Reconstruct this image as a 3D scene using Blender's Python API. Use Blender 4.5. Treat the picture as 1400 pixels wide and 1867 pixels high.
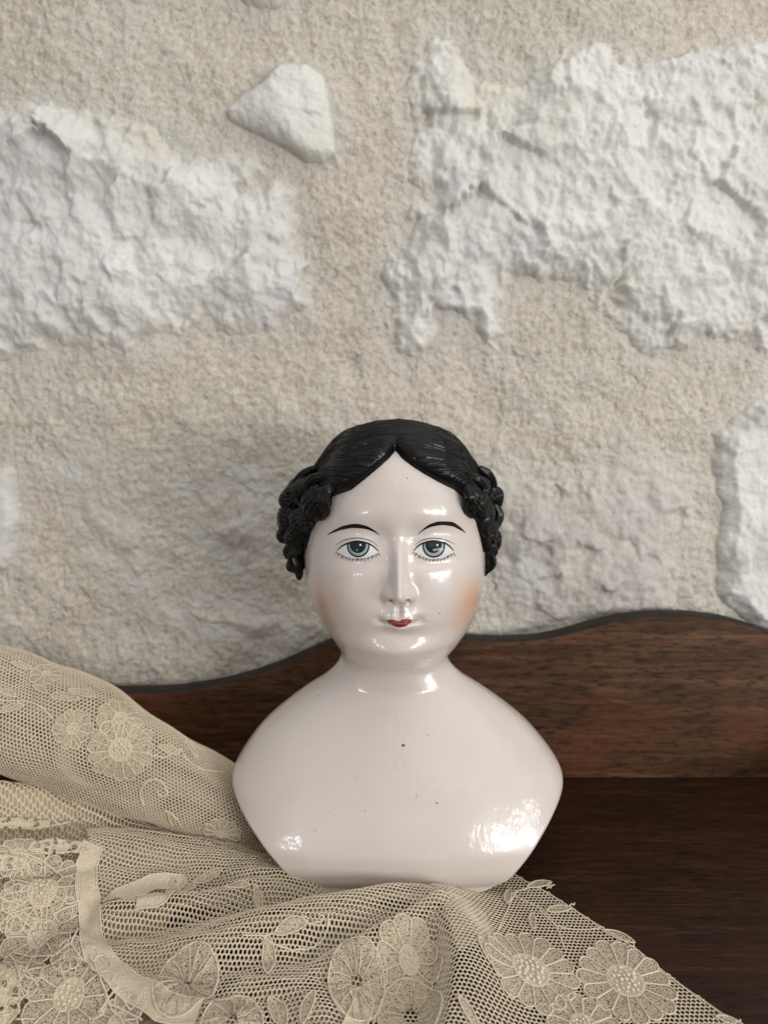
import bpy, math, random
import numpy as np
random.seed(7); RNG = np.random.default_rng(7)
for o in list(bpy.data.objects): bpy.data.objects.remove(o)
scene = bpy.context.scene
C = scene.collection
R = math.radians

# ------------------------------------------------------------------ camera
FPX, CX, CY = 1400.0, 700.0, 933.5          # a phone's main lens, 1400 x 1867 frame
PITCH, CAMH = R(8.0), 0.1715
cam_d = bpy.data.cameras.new('camera'); cam = bpy.data.objects.new('camera', cam_d); C.objects.link(cam)
cam.location = (0, 0, CAMH); cam.rotation_euler = (R(90) - PITCH, 0, 0)
cam_d.sensor_fit = 'VERTICAL'; cam_d.sensor_height = 9.8; cam_d.sensor_width = 7.35
cam_d.lens = 9.8 * FPX / 1867.0
cam_d.clip_start = 0.01; cam_d.clip_end = 20
cam_d.dof.use_dof = True; cam_d.dof.focus_distance = 0.247; cam_d.dof.aperture_fstop = 3.0
scene.camera = cam
scene.render.resolution_x = 767; scene.render.resolution_y = 1024

# ------------------------------------------------------------------ world and lamps (indoors: window light)
w = bpy.data.worlds.new('World'); scene.world = w; w.use_nodes = True
bg = w.node_tree.nodes['Background']; bg.inputs[1].default_value = 0.58
_t = w.node_tree; _tc = _t.nodes.new('ShaderNodeTexCoord'); _sx = _t.nodes.new('ShaderNodeSeparateXYZ'); _mr = _t.nodes.new('ShaderNodeMapRange'); _mx = _t.nodes.new('ShaderNodeMix')
_mx.data_type = 'RGBA'; _t.links.new(_tc.outputs['Generated'], _sx.inputs[0]); _t.links.new(_sx.outputs['Z'], _mr.inputs['Value'])
_mr.inputs['From Min'].default_value = -0.6; _mr.inputs['From Max'].default_value = 0.9
_t.links.new(_mr.outputs[0], _mx.inputs[0]); _mx.inputs[6].default_value = (0.36, 0.33, 0.29, 1); _mx.inputs[7].default_value = (1.0, 0.99, 0.97, 1)
_t.links.new(_mx.outputs[2], bg.inputs[0])                     # a plain room: floor darker than ceiling

def area(name, loc, target, sx, sy, power, col):
    l = bpy.data.lights.new(name, 'AREA'); l.shape = 'RECTANGLE'; l.size = sx; l.size_y = sy
    l.energy = power; l.color = col
    o = bpy.data.objects.new(name, l); C.objects.link(o); o.location = loc
    d = np.array(target) - np.array(loc)
    import mathutils
    o.rotation_euler = mathutils.Vector(d).to_track_quat('-Z', 'Y').to_euler()
    return o
AZ = R(43); WD = 1.30                                            # window with two casements, in front on the right
_wc = np.array([WD*math.sin(AZ), 0.28-WD*math.cos(AZ), 0.20]); _ax = np.array([math.cos(AZ), math.sin(AZ), 0])
for _k in (-1, 1):
    area('window_light', tuple(_wc+_ax*_k*0.21), tuple(np.array([0, 0.28, 0.10])+_ax*_k*0.21), 0.36, 0.28, 5.0, (1.0, 0.975, 0.94))
area('ceiling_light', (0.45, -0.25, 1.15), (0.05, 0.33, 0.25), 1.5, 1.5, 6.5, (1.0, 0.985, 0.955))      # broad soft light from above
area('small_window_light', (-1.0, -1.25, 0.22), (0, 0.28, 0.10), 0.10, 0.12, 1.9, (0.95, 0.975, 1.0))

vs = scene.view_settings
vs.view_transform = 'Standard'; vs.look = 'None'; vs.gamma = 1; vs.exposure = 0.0
vs.use_curve_mapping = False

# ------------------------------------------------------------------ projection helpers
FWD = np.array([0, math.cos(PITCH), -math.sin(PITCH)]); UPV = np.array([0, math.sin(PITCH), math.cos(PITCH)])
CAM = np.array([0, 0, CAMH])
def ray(px, py):
    px = np.asarray(px, float); py = np.asarray(py, float)
    a = (px - CX) / FPX; b = (CY - py) / FPX
    return a, FWD[1] + b * UPV[1], FWD[2] + b * UPV[2]
def unY(px, py, Y):
    rx, ry, rz = ray(px, py); t = np.asarray(Y) / ry
    return t * rx, CAMH + t * rz
def unZ(px, py, z=0.0):
    rx, ry, rz = ray(px, py); t = (z - CAMH) / rz
    return t * rx, t * ry
def project(x, y, z):
    zz = z - CAMH
    d = y * FWD[1] + zz * FWD[2]; v = y * UPV[1] + zz * UPV[2]
    return CX + FPX * x / d, CY - FPX * v / d, d

def pchip(x, y):
    x = np.asarray(x, float); y = np.asarray(y, float)
    o = np.argsort(x); x = x[o]; y = y[o]
    h = np.diff(x); dl = np.diff(y) / h
    m = np.zeros_like(y); m[0] = dl[0]; m[-1] = dl[-1]
    for i in range(1, len(x) - 1):
        if dl[i-1] * dl[i] > 0:
            w1 = 2*h[i] + h[i-1]; w2 = h[i] + 2*h[i-1]
            m[i] = (w1 + w2) / (w1/dl[i-1] + w2/dl[i])
    def f(q):
        q = np.clip(np.asarray(q, float), x[0], x[-1])
        i = np.clip(np.searchsorted(x, q, side='right') - 1, 0, len(x) - 2)
        t = (q - x[i]) / h[i]; t2 = t*t; t3 = t2*t
        return (2*t3-3*t2+1)*y[i] + (t3-2*t2+t)*h[i]*m[i] + (-2*t3+3*t2)*y[i+1] + (t3-t2)*h[i]*m[i+1]
    return f
def sstep(a, b, x):
    t = np.clip((x - a) / (b - a), 0, 1); return t*t*(3-2*t)
def curve2(pts, n):
    pts = np.array(pts, float)
    d = np.r_[0, np.cumsum(np.linalg.norm(np.diff(pts, axis=0), axis=1))]
    t = np.linspace(0, d[-1], n)
    return np.stack([pchip(d, pts[:, k])(t) for k in range(pts.shape[1])], 1)

# ------------------------------------------------------------------ noise
PERM = RNG.permutation(256); PERM = np.r_[PERM, PERM, PERM]
G3 = RNG.normal(size=(256, 3)); G3 /= np.linalg.norm(G3, axis=1)[:, None]
def perlin(x, y, z=0.0):
    x, y, z = np.broadcast_arrays(np.asarray(x, float), np.asarray(y, float), np.asarray(z, float))
    xi = np.floor(x).astype(int); yi = np.floor(y).astype(int); zi = np.floor(z).astype(int)
    xf = x - xi; yf = y - yi; zf = z - zi
    u = xf**3*(xf*(xf*6-15)+10); v = yf**3*(yf*(yf*6-15)+10); w_ = zf**3*(zf*(zf*6-15)+10)
    out = 0
    for dx in (0, 1):
        for dy in (0, 1):
            for dz in (0, 1):
                h = PERM[PERM[PERM[(xi+dx) & 255] + ((yi+dy) & 255)] + ((zi+dz) & 255)]
                g = G3[h]
                d = g[..., 0]*(xf-dx) + g[..., 1]*(yf-dy) + g[..., 2]*(zf-dz)
                out = out + d * (u if dx else 1-u) * (v if dy else 1-v) * (w_ if dz else 1-w_)
    return out * 1.5
def fbm(x, y, z=0.0, octv=5, gain=0.5, ridged=False):
    a = 1.0; s = 0; f = 1.0; tot = 0
    for k in range(octv):
        n = perlin(x*f + 17.3*k, y*f - 9.1*k, np.asarray(z)*f + 3.7*k)
        if ridged: n = 1 - 2*np.abs(n)
        s = s + a*n; tot += a; a *= gain; f *= 2.03
    return s / tot

# ------------------------------------------------------------------ object helpers
def tag(o, label=None, cat=None, group=None, kind=None):
    if label: o['label'] = label
    if cat: o['category'] = cat
    if group: o['group'] = group
    if kind: o['kind'] = kind
    return o
def thing(name, loc, label, cat):
    o = bpy.data.objects.new(name, None); C.objects.link(o); o.location = loc
    o.empty_display_size = 0.02
    return tag(o, label, cat)
def root_loc(p):
    while p.parent is not None: p = p.parent
    return np.array(p.location)
def mk(name, V, F, mat, parent=None, smooth=True, label=None, mat2=None, idx2=None, attr=None):
    V = np.asarray(V, float).reshape(-1, 3); F = np.asarray(F, int)
    if parent is not None: V = V - root_loc(parent)
    me = bpy.data.meshes.new(name); k = F.shape[1]
    me.vertices.add(len(V)); me.vertices.foreach_set('co', V.astype(np.float32).ravel())
    me.loops.add(F.size); me.loops.foreach_set('vertex_index', F.astype(np.int32).ravel())
    me.polygons.add(len(F)); me.polygons.foreach_set('loop_start', (np.arange(len(F))*k).astype(np.int32))
    me.update(calc_edges=True); me.validate()
    if smooth: me.shade_smooth()
    me.materials.append(mat)
    if mat2 is not None:
        me.materials.append(mat2); me.polygons.foreach_set('material_index', np.asarray(idx2).astype(np.int32))
    if attr is not None:
        at = me.attributes.new(attr[0], 'FLOAT', 'POINT'); at.data.foreach_set('value', np.asarray(attr[1]).astype(np.float32).ravel())
    o = bpy.data.objects.new(name, me); C.objects.link(o)
    if parent is not None: o.parent = parent
    if label: o['label'] = label
    return o
def gridF(n, m, closed=False):
    i = np.arange(n - 1)[:, None]; j = np.arange(m if closed else m - 1)[None, :]
    j2 = (j + 1) % m
    a = i*m + j; b = i*m + j2; c = (i+1)*m + j2; d = (i+1)*m + j
    return np.stack([a, b, c, d], -1).reshape(-1, 4)
def compact(V, F):
    used = np.unique(F); mp = -np.ones(len(V), int); mp[used] = np.arange(len(used))
    return V[used], mp[F]
def tube_mesh(P, rad, sides=6):
    P = np.asarray(P, float); n = len(P)
    T = np.gradient(P, axis=0); T /= np.linalg.norm(T, axis=1)[:, None] + 1e-12
    ref = np.array([0.13, 0.31, 0.94]); A = np.cross(T, ref); A /= np.linalg.norm(A, axis=1)[:, None] + 1e-12
    B = np.cross(T, A); a = np.linspace(0, 2*np.pi, sides, endpoint=False)
    r = np.broadcast_to(np.asarray(rad, float), (n,))
    V = P[:, None] + r[:, None, None]*(np.cos(a)[None, :, None]*A[:, None] + np.sin(a)[None, :, None]*B[:, None])
    return V.reshape(-1, 3), gridF(n, sides, True)
def join(parts):
    Vs, Fs, k = [], [], 0
    for V, F in parts:
        V = np.asarray(V).reshape(-1, 3); Vs.append(V); Fs.append(np.asarray(F) + k); k += len(V)
    return np.concatenate(Vs), np.concatenate(Fs)

# ------------------------------------------------------------------ materials
class N:
    def __init__(s, name):
        s.m = bpy.data.materials.new(name); s.m.use_nodes = True; s.t = s.m.node_tree
        s.b = s.t.nodes['Principled BSDF']; s.out = s.t.nodes['Material Output']
    def n(s, typ, **kw):
        nd = s.t.nodes.new(typ)
        for k, v in kw.items():
            if k in nd.inputs: nd.inputs[k].default_value = v
            else: setattr(nd, k, v)
        return nd
    def l(s, a, b): s.t.links.new(a, b)
    def coord(s, scale=(1, 1, 1), rot=(0, 0, 0), which='Object'):
        tc = s.n('ShaderNodeTexCoord'); mp = s.n('ShaderNodeMapping')
        mp.inputs['Scale'].default_value = scale; mp.inputs['Rotation'].default_value = rot
        s.l(tc.outputs[which], mp.inputs[0]); return mp.outputs[0]
    def noise(s, vec, scale, detail=4, rough=0.55, dist=0.0):
        nd = s.n('ShaderNodeTexNoise'); nd.inputs['Scale'].default_value = scale; nd.inputs['Detail'].default_value = detail
        nd.inputs['Roughness'].default_value = rough; nd.inputs['Distortion'].default_value = dist
        s.l(vec, nd.inputs['Vector']); return nd.outputs[0]
    def ramp(s, fac, stops):
        r = s.n('ShaderNodeValToRGB'); e = r.color_ramp.elements
        while len(e) < len(stops): e.new(0.5)
        for q, (p, c) in zip(e, stops): q.position = p; q.color = (*c, 1) if len(c) == 3 else c
        s.l(fac, r.inputs[0]); return r.outputs[0]
    def mix(s, fac, a, b, blend='MIX'):
        m = s.n('ShaderNodeMix'); m.data_type = 'RGBA'; m.blend_type = blend
        for sock, v in ((m.inputs[0], fac), (m.inputs[6], a), (m.inputs[7], b)):
            if isinstance(v, (int, float)): sock.default_value = v
            elif isinstance(v, tuple): sock.default_value = (*v, 1)
            else: s.l(v, sock)
        return m.outputs[2]
    def bump(s, h, strength, dist, prev=None):
        b = s.n('ShaderNodeBump'); b.inputs['Strength'].default_value = strength; b.inputs['Distance'].default_value = dist
        s.l(h, b.inputs['Height'])
        if prev is not None: s.l(prev, b.inputs['Normal'])
        return b.outputs[0]
    def math(s, op, a, b=None):
        m = s.n('ShaderNodeMath'); m.operation = op
        for k, v in ((0, a), (1, b)):
            if v is None: continue
            if isinstance(v, (int, float)): m.inputs[k].default_value = v
            else: s.l(v, m.inputs[k])
        return m.outputs[0]

def mat_plain(name, col, rough=0.5, coat=0.0):
    q = N(name); q.b.inputs['Base Color'].default_value = (*col, 1); q.b.inputs['Roughness'].default_value = rough
    q.b.inputs['Specular IOR Level'].default_value = 0.2; q.b.inputs['Coat Weight'].default_value = coat*0.4; q.b.inputs['Coat Roughness'].default_value = 0.08
    return q.m

# mortar: sandy lime, pinkish beige with coarse grains
def mortar_colour(q, v):
    c = q.ramp(q.noise(v, 13, 5, 0.62), [(0.30, (0.515, 0.485, 0.42)), (0.50, (0.57, 0.52, 0.455)), (0.70, (0.60, 0.55, 0.495))])
    c = q.mix(q.ramp(q.noise(v, 6, 3, 0.5), [(0.45, (0,)*3), (0.7, (0.6,)*3)]), c, (0.555, 0.535, 0.47))
    c = q.mix(q.ramp(q.noise(v, 38, 5, 0.65, 0.5), [(0.55, (0,)*3), (0.72, (0.55,)*3)]), c, (0.49, 0.455, 0.395))
    gr = q.noise(v, 430, 3, 0.6)
    c = q.mix(0.75, c, q.ramp(gr, [(0.30, (0.34, 0.32, 0.30)), (0.5, (0.5, 0.5, 0.5)), (0.72, (0.64, 0.63, 0.62))]), 'OVERLAY')
    vo = q.n('ShaderNodeTexVoronoi'); vo.inputs['Scale'].default_value = 260; q.l(v, vo.inputs['Vector'])
    c = q.mix(q.ramp(vo.outputs['Distance'], [(0.07, (0.5,)*3), (0.15, (0,)*3)]), c, (0.28, 0.24, 0.20))
    return c, gr
q = N('sandy_mortar'); v = q.coord(); c, gr = mortar_colour(q, v)
at = q.n('ShaderNodeAttribute'); at.attribute_name = 'lime'
lm = q.math('ADD', at.outputs['Fac'], q.math('MULTIPLY', q.math('SUBTRACT', q.noise(v, 48, 5, 0.65, 0.5), 0.5), 1.5))
c = q.mix(q.ramp(lm, [(0.35, (0,)*3), (1.1 if False else 1.0, (0.80,)*3)]), c, q.mix(q.noise(v, 90, 4, 0.6), (0.53, 0.51, 0.47), (0.64, 0.63, 0.60)))     # chalk dust and lime rubbed off the stones
q.l(c, q.b.inputs['Base Color']); q.b.inputs['Roughness'].default_value = 0.9
vo2 = q.n('ShaderNodeTexVoronoi'); vo2.inputs['Scale'].default_value = 170; q.l(v, vo2.inputs['Vector'])
nb = q.bump(gr, 1.0, 0.0011); nb = q.bump(q.noise(v, 150, 5, 0.65), 0.8, 0.0022, nb)
nb = q.bump(q.ramp(vo2.outputs['Distance'], [(0.05, (0,)*3), (0.22, (1,)*3)]), 0.5, 0.0008, nb)
q.l(nb, q.b.inputs['Normal']); M_MORTAR = q.m

def stone_mat(name, a, b_, d):
    q = N(name); v = q.coord()
    c = q.ramp(q.noise(v, 26, 6, 0.62, 0.6), [(0.28, a), (0.5, b_), (0.74, d)])
    c = q.mix(q.ramp(q.noise(v, 19, 4, 0.6), [(0.56, (0,)*3), (0.74, (0.75,)*3)]), c, (0.62, 0.58, 0.46))
    c = q.mix(q.ramp(q.noise(q.coord((1, 1, 1), (0.4, 0, 0.3)), 11, 4, 0.6), [(0.5, (0,)*3), (0.72, (0.8,)*3)]), c, (0.56, 0.55, 0.55))
    gr = q.noise(v, 420, 4, 0.65)
    c = q.mix(0.35, c, q.ramp(gr, [(0.3, (0.40, 0.40, 0.40)), (0.7, (0.60, 0.60, 0.59))]), 'OVERLAY')
    mc, mg = mortar_colour(q, v)
    at = q.n('ShaderNodeAttribute'); at.attribute_name = 'smear'
    edge = q.math('ADD', at.outputs['Fac'], q.math('MULTIPLY', q.math('SUBTRACT', q.noise(v, 75, 5, 0.65), 0.5), 1.3))
    c = q.mix(q.ramp(edge, [(0.20, (0,)*3), (0.95, (0.85,)*3)]), c, mc)
    q.l(c, q.b.inputs['Base Color']); q.b.inputs['Roughness'].default_value = 0.85
    nb = q.bump(gr, 0.7, 0.0006); nb = q.bump(q.noise(v, 130, 5, 0.62, 0.4), 0.8, 0.0013, nb)
    q.l(nb, q.b.inputs['Normal']); return q.m
M_STONE = stone_mat('white_limestone', (0.565, 0.56, 0.535), (0.68, 0.678, 0.655), (0.76, 0.76, 0.74))
M_STONE_G = stone_mat('smeared_limestone', (0.46, 0.44, 0.415), (0.52, 0.495, 0.47), (0.57, 0.55, 0.52))
M_GLINT = mat_plain('quartz_grain', (0.95, 0.95, 0.93), 0.15, 1.0)

def wood_mat(name, dark, mid, light, rough, fine):
    q = N(name); v = q.coord((1, 1, 1))
    g1 = q.noise(q.coord((6, 60, 90)), 3.0, 6, 0.65, 0.8)
    c = q.ramp(g1, [(0.28, dark), (0.52, mid), (0.76, light)])
    pores = q.noise(q.coord((75, 420, 420)), 1.6, 4, 0.62, 0.5)
    pm = q.ramp(pores, [(0.36, (1,)*3), (0.52, (0,)*3)])
    c = q.mix(q.math('MULTIPLY', pm, fine), c, tuple(x*0.35 for x in dark))
    fig = q.noise(q.coord((1.5, 16, 20)), 4.0, 5, 0.6, 1.6)
    c = q.mix(q.ramp(fig, [(0.42, (0,)*3), (0.50, (0.45,)*3), (0.58, (0,)*3)]), c, tuple(x*0.5 for x in dark))
    red = q.noise(v, 22, 3, 0.5)
    c = q.mix(q.ramp(red, [(0.5, (0,)*3), (0.75, (0.5,)*3)]), c, tuple(np.array(mid)*np.array([1.25, 0.8, 0.75])))
    q.l(c, q.b.inputs['Base Color'])
    q.l(q.ramp(g1, [(0.3, (rough+0.08,)*3), (0.7, (rough-0.05,)*3)]), q.b.inputs['Roughness'])
    q.b.inputs['Specular IOR Level'].default_value = 0.16
    q.l(q.bump(pores, 0.5, 0.0005), q.b.inputs['Normal']); return q.m
M_BOARD = wood_mat('brown_oak', (0.042, 0.0185, 0.0080), (0.090, 0.041, 0.0185), (0.145, 0.073, 0.034), 0.55, 0.95)
M_SHELF = wood_mat('dark_shelf_wood', (0.018, 0.0078, 0.0040), (0.036, 0.0155, 0.0076), (0.068, 0.031, 0.0155), 0.42, 0.7)

def mat_lace(name, a, b_, weave, holes=0.0):
    q = N(name); v = q.coord()
    c = q.ramp(q.noise(v, 26, 4, 0.6), [(0.3, a), (0.7, b_)])
    nz = q.noise(v, weave, 2, 0.5)
    c = q.mix(0.35, c, q.ramp(nz, [(0.3, (0.36,)*3), (0.7, (0.62,)*3)]), 'OVERLAY')
    q.l(c, q.b.inputs['Base Color']); q.b.inputs['Roughness'].default_value = 0.85
    q.b.inputs['Sheen Weight'].default_value = 0.15
    q.l(q.bump(nz, 0.9, 0.0007), q.b.inputs['Normal'])
    if holes:      # gauze: pin-holes between the threads
        q.l(q.ramp(q.noise(v, weave*1.15, 1, 0.4), [(holes-0.03, (0,)*3), (holes+0.03, (1,)*3)]), q.b.inputs['Alpha'])
    return q.m
M_NET = mat_lace('ecru_net_thread', (0.63, 0.525, 0.375), (0.72, 0.615, 0.46), 1800)
M_APP = mat_lace('ecru_applique', (0.57, 0.475, 0.34), (0.67, 0.575, 0.435), 1700)
M_FILL = mat_lace('sheer_petal_fill', (0.47, 0.385, 0.265), (0.59, 0.495, 0.355), 1900, 0.41)
M_CORD = mat_lace('ecru_cord', (0.70, 0.60, 0.45), (0.79, 0.70, 0.55), 2500)
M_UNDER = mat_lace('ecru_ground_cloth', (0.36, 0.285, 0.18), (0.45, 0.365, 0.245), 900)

# ------------------------------------------------------------------ shelf and wavy back board
YB = 0.335; BT = 0.012
shelf = thing('wooden_shelf', (0.02, YB, 0), 'dark brown wooden shelf with wavy topped backboard behind the doll bust', 'shelf')
def box(x0, x1, y0, y1, z0, z1, bev=0.0015):
    import bmesh
    bm = bmesh.new(); bmesh.ops.create_cube(bm, size=1)
    for vv in bm.verts:
        vv.co = ((x0+x1)/2 + vv.co.x*(x1-x0), (y0+y1)/2 + vv.co.y*(y1-y0), (z0+z1)/2 + vv.co.z*(z1-z0))
    bmesh.ops.bevel(bm, geom=bm.edges[:], offset=bev, segments=3, affect='EDGES', profile=0.5)
    bmesh.ops.triangulate(bm, faces=bm.faces[:])
    V = np.array([vv.co for vv in bm.verts]); bm.verts.index_update()
    F = np.array([[vv.index for vv in f.verts] for f in bm.faces]); bm.free(); return V, F
V, F = box(-0.33, 0.33, 0.10, YB + 0.020, -0.022, 0.0)
mk('shelf_top', V, F, M_SHELF, shelf, smooth=False)
bpts = [(-500, 1225), (-250, 1200), (-60, 1245), (80, 1262), (215, 1265), (310, 1262), (400, 1249), (470, 1230), (530, 1207), (590, 1180),
        (640, 1162), (700, 1152), (770, 1156), (834, 1166), (900, 1170), (971, 1168), (1015, 1161), (1057, 1150), (1100, 1138), (1143, 1129),
        (1190, 1124), (1240, 1123), (1314, 1129), (1360, 1140), (1400, 1153), (1480, 1182), (1600, 1215), (1900, 1225)]
bx, bz = unY([p[0] for p in bpts], [p[1] for p in bpts], YB)
xs = np.linspace(-0.31, 0.31, 360); zt = pchip(bx, bz)(xs)
rows = []   # section from the front foot over the rounded top edge to the back foot
for (yo, zo) in [(0, None), (0, -0.0014), (0.0004, -0.0004), (0.0014, 0), (BT*0.5, 0.0002), (BT-0.0014, 0), (BT-0.0004, -0.0004), (BT, -0.0014), (BT, None)]:
    rows.append(np.stack([xs, np.full_like(xs, YB+yo), np.full_like(xs, 0.0003) if zo is None else zt+zo], 1))
V = np.array(rows); V2 = V.reshape(-1, 3); F2 = gridF(len(rows), len(xs))
ei = np.repeat(np.arange(len(rows)-1), len(xs)-1); mk('back_board', V2, F2[:, ::-1], M_BOARD, shelf, mat2=wood_mat('grimy_board_edge', (0.022, 0.019, 0.017), (0.034, 0.030, 0.027), (0.055, 0.048, 0.043), 0.6, 0.6), idx2=((ei >= 2) & (ei <= 5)))

# low end board closing the shelf on the right
ey = np.linspace(0.255, YB-0.0004, 30); et = 0.012 + 0.016*sstep(0.255, YB, ey)
sec = [(0, None), (0, -0.001), (0.001, 0), (0.009, 0), (0.010, -0.001), (0.010, None)]
V = np.array([np.stack([np.full(30, 0.197+a), ey, np.full(30, 0.0003) if b is None else et+b], 1) for a, b in sec])
cap = np.array([[k*30 for k in range(6)]])
mk('end_board', V, gridF(6, 30), M_BOARD, shelf)

# ------------------------------------------------------------------ stone wall
YW = 0.353
wall = thing('stone_wall', (0.0, YW+0.03, 0.0), 'rough wall of pale limestone set in sandy pinkish mortar', 'wall')
def wall_xz(pts): 
    p = np.array(pts, float); X, Z = unY(p[:, 0], p[:, 1], YW); return np.stack([X, Z], 1)
def mortar_h(X, Z):      # metres towards the viewer
    h = 0.0060*fbm(X*14, Z*14, 1.3, 3) + 0.0026*fbm(X*62, Z*50, 5.1, 4, 0.6) + 0.0009*fbm(X*300, Z*300, 2.2, 3, 0.6)
    return h
x0, z1 = unY(-90, -110, YW); x1, z0 = unY(1490, 1330, YW)
nx, nz = 560, 560
STONES = []
def polydist(P, poly):   # signed distance, positive inside
    x, y = P[..., 0], P[..., 1]; d = np.full(x.shape, 1e9); ins = np.zeros(x.shape, bool)
    n = len(poly)
    for i in range(n):
        ax, ay = poly[i]; bx_, by_ = poly[(i+1) % n]
        ex, ey = bx_-ax, by_-ay
        t = np.clip(((x-ax)*ex + (y-ay)*ey) / (ex*ex+ey*ey+1e-18), 0, 1)
        d = np.minimum(d, np.hypot(x-ax-t*ex, y-ay-t*ey))
        c = ((ay > y) != (by_ > y)) & (x < (bx_-ax)*(y-ay)/(by_-ay+1e-18)+ax)
        ins ^= c
    return np.where(ins, d, -d)
def stone(poly, proud, ramp, rough, mat, seed, step=0.0007, warp=0.006, label=None, facet=0.0, sm=(0.012, 0.9)):
    P = wall_xz(poly); STONES.append(P); lo = P.min(0)-0.008; hi = P.max(0)+0.008
    X, Z = np.meshgrid(np.arange(lo[0], hi[0], step), np.arange(lo[1], hi[1], step))
    wx = X + warp*fbm(X*45, Z*45, seed, 5, 0.62); wz = Z + warp*fbm(X*45, Z*45, seed+9.5, 5, 0.62)
    d = polydist(np.stack([wx, wz], -1), P)
    t = np.clip(d/ramp, -1, 1)
    if facet: base = np.where(t > 0, proud*np.sqrt(np.clip(1-(1-t)**2, 0, 1)), 0.007*t)
    else: base = np.where(t > 0, -0.0015 + (proud+0.0015)*t**0.75, -0.0015 + 0.007*t)       # dips under the pointing at its edges
    amp = sstep(-0.35, 0.45, t)
    qx = X + 0.008*fbm(X*38, Z*38, seed+3, 3); qz = Z + 0.008*fbm(X*38, Z*38, seed+4, 3)
    crag = fbm(qx*30+qz*9, qz*22-qx*6, seed, 6, 0.56, True)
    rg = np.random.default_rng(int(seed*10)); area_ = (hi[0]-lo[0])*(hi[1]-lo[1]); nf = int(np.clip(area_/0.00016, 10, 150))     # broken facets
    cxs = rg.uniform(lo[0], hi[0], nf); czs = rg.uniform(lo[1], hi[1], nf); sl = rg.normal(0, 0.30, (nf, 2)); of = rg.normal(0, 0.55, nf)
    fx_ = X + 0.007*fbm(X*70, Z*70, seed+21, 4, 0.6); fz_ = Z + 0.007*fbm(X*70, Z*70, seed+22, 4, 0.6)
    best = np.full(X.shape, 1e9); num = np.zeros(X.shape); den = np.zeros(X.shape)
    for k in range(nf): best = np.minimum(best, (fx_-cxs[k])**2 + (fz_-czs[k])**2)
    for k in range(nf):
        dx, dz = fx_-cxs[k], fz_-czs[k]; wgt = np.exp(-(dx*dx+dz*dz-best)/1.6e-5)
        num += wgt*(of[k]*0.0022 + sl[k, 0]*(X-cxs[k]) + sl[k, 1]*(Z-czs[k])); den += wgt
    facets = num/den
    pit_ = np.clip(fbm(X*85, Z*85, seed+31, 3, 0.6)-0.28, 0, 1)
    fine = fbm(X*160, Z*130, seed+6, 4, 0.6)
    h = base + amp*rough*(0.46*(crag-0.30) + 0.20*fine + 0.13*fbm(X*62, Z*48, seed+41, 4, 0.6, True) - 1.0*pit_) + amp*(rough/0.0085)*facets*0.55
    if facet: h = h + amp*facet*(np.abs(((X-P[:,0].mean())*0.9+(Z-P[:,1].mean())*0.25)/0.02)*-1+0.4)
    mo = mortar_h(X, Z)
    h = h + np.where(t > 0, 1-0.55*sstep(0, 1, t), 1.0)*mo - 0.0008*np.clip(1-t, 0, 1)
    smear = 0.35*sm[1]*np.clip(1-d/sm[0], 0, 1) + 0.75*np.clip(1-(h-mo)/0.0040, 0, 1)
    V = np.stack([X, YW-h, Z], -1).reshape(-1, 3); F = gridF(*X.shape)
    keep = (d.reshape(-1)[F] > -0.0045).any(1)
    used = np.unique(F[keep]); sv = smear.reshape(-1)[used]
    V, F = compact(V, F[keep])
    return mk('stone', V, F, mat, wall, label=label, attr=('smear', sv))
stone([(-90, 200), (0, 185), (100, 176), (130, 190), (215, 205), (300, 235), (345, 265), (420, 275), (450, 288), (490, 290), (515, 320),
       (545, 345), (550, 400), (548, 440), (572, 490), (575, 530), (565, 570), (520, 595), (480, 610), (440, 620), (395, 620), (370, 600),
       (340, 620), (300, 640), (250, 655), (190, 640), (160, 650), (130, 640), (60, 655), (-90, 665)], 0.0052, 0.018, 0.0075, M_STONE, 11.0, warp=0.009,
      label='large white stone left of the triangular one')
stone([(410, 205), (440, 180), (480, 150), (512, 123), (560, 120), (590, 140), (600, 180), (610, 240), (613, 285), (592, 301), (560, 299),
       (520, 272), (470, 247), (420, 226)], 0.0085, 0.0085, 0.0026, M_STONE, 23.0, 0.0005, 0.0015, 'small triangular stone standing proud', 0.0035, (0.004, 0.6))
stone([(755, 110), (790, 45), (845, 40), (860, 110), (890, 150), (940, 150), (985, 105), (1060, 85), (1140, 90), (1190, 115),
       (1240, 95), (1340, 75), (1490, 60), (1490, 650), (1385, 665), (1360, 640), (1300, 650), (1225, 640), (1200, 662), (1170, 640), (1140, 610),
       (1100, 570), (1060, 530), (1020, 513), (980, 515), (930, 520), (922, 580), (925, 640), (905, 668), (880, 640), (850, 590), (805, 590),
       (785, 650), (750, 655), (715, 640), (705, 580), (688, 530), (690, 490), (705, 440), (720, 400), (735, 365), (755, 330), (745, 250), (735, 190)],
      0.0058, 0.020, 0.0085, M_STONE, 37.0, warp=0.012, label='very large craggy white stone upper right')
stone([(1298, 790), (1330, 755), (1400, 695), (1500, 660), (1500, 1170), (1390, 1160), (1340, 1122), (1308, 1090), (1300, 1040), (1305, 950), (1298, 860)],
      0.0060, 0.008, 0.0040, M_STONE, 41.0, sm=(0.005, 0.7), label='smooth white stone at the right edge above the backboard')
stone([(-80, 850), (15, 838), (36, 850), (45, 950), (40, 1010), (18, 1042), (-80, 1060)], 0.0032, 0.008, 0.0015, M_STONE, 53.0, label='pale stone at the left edge')
stone([(120, 812), (170, 800), (215, 840), (212, 900), (270, 960), (292, 1020), (255, 1085), (220, 1040), (150, 990), (120, 930)], 0.0016, 0.016, 0.0035, M_STONE_G, 61.0, sm=(0.022, 0.9))
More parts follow.
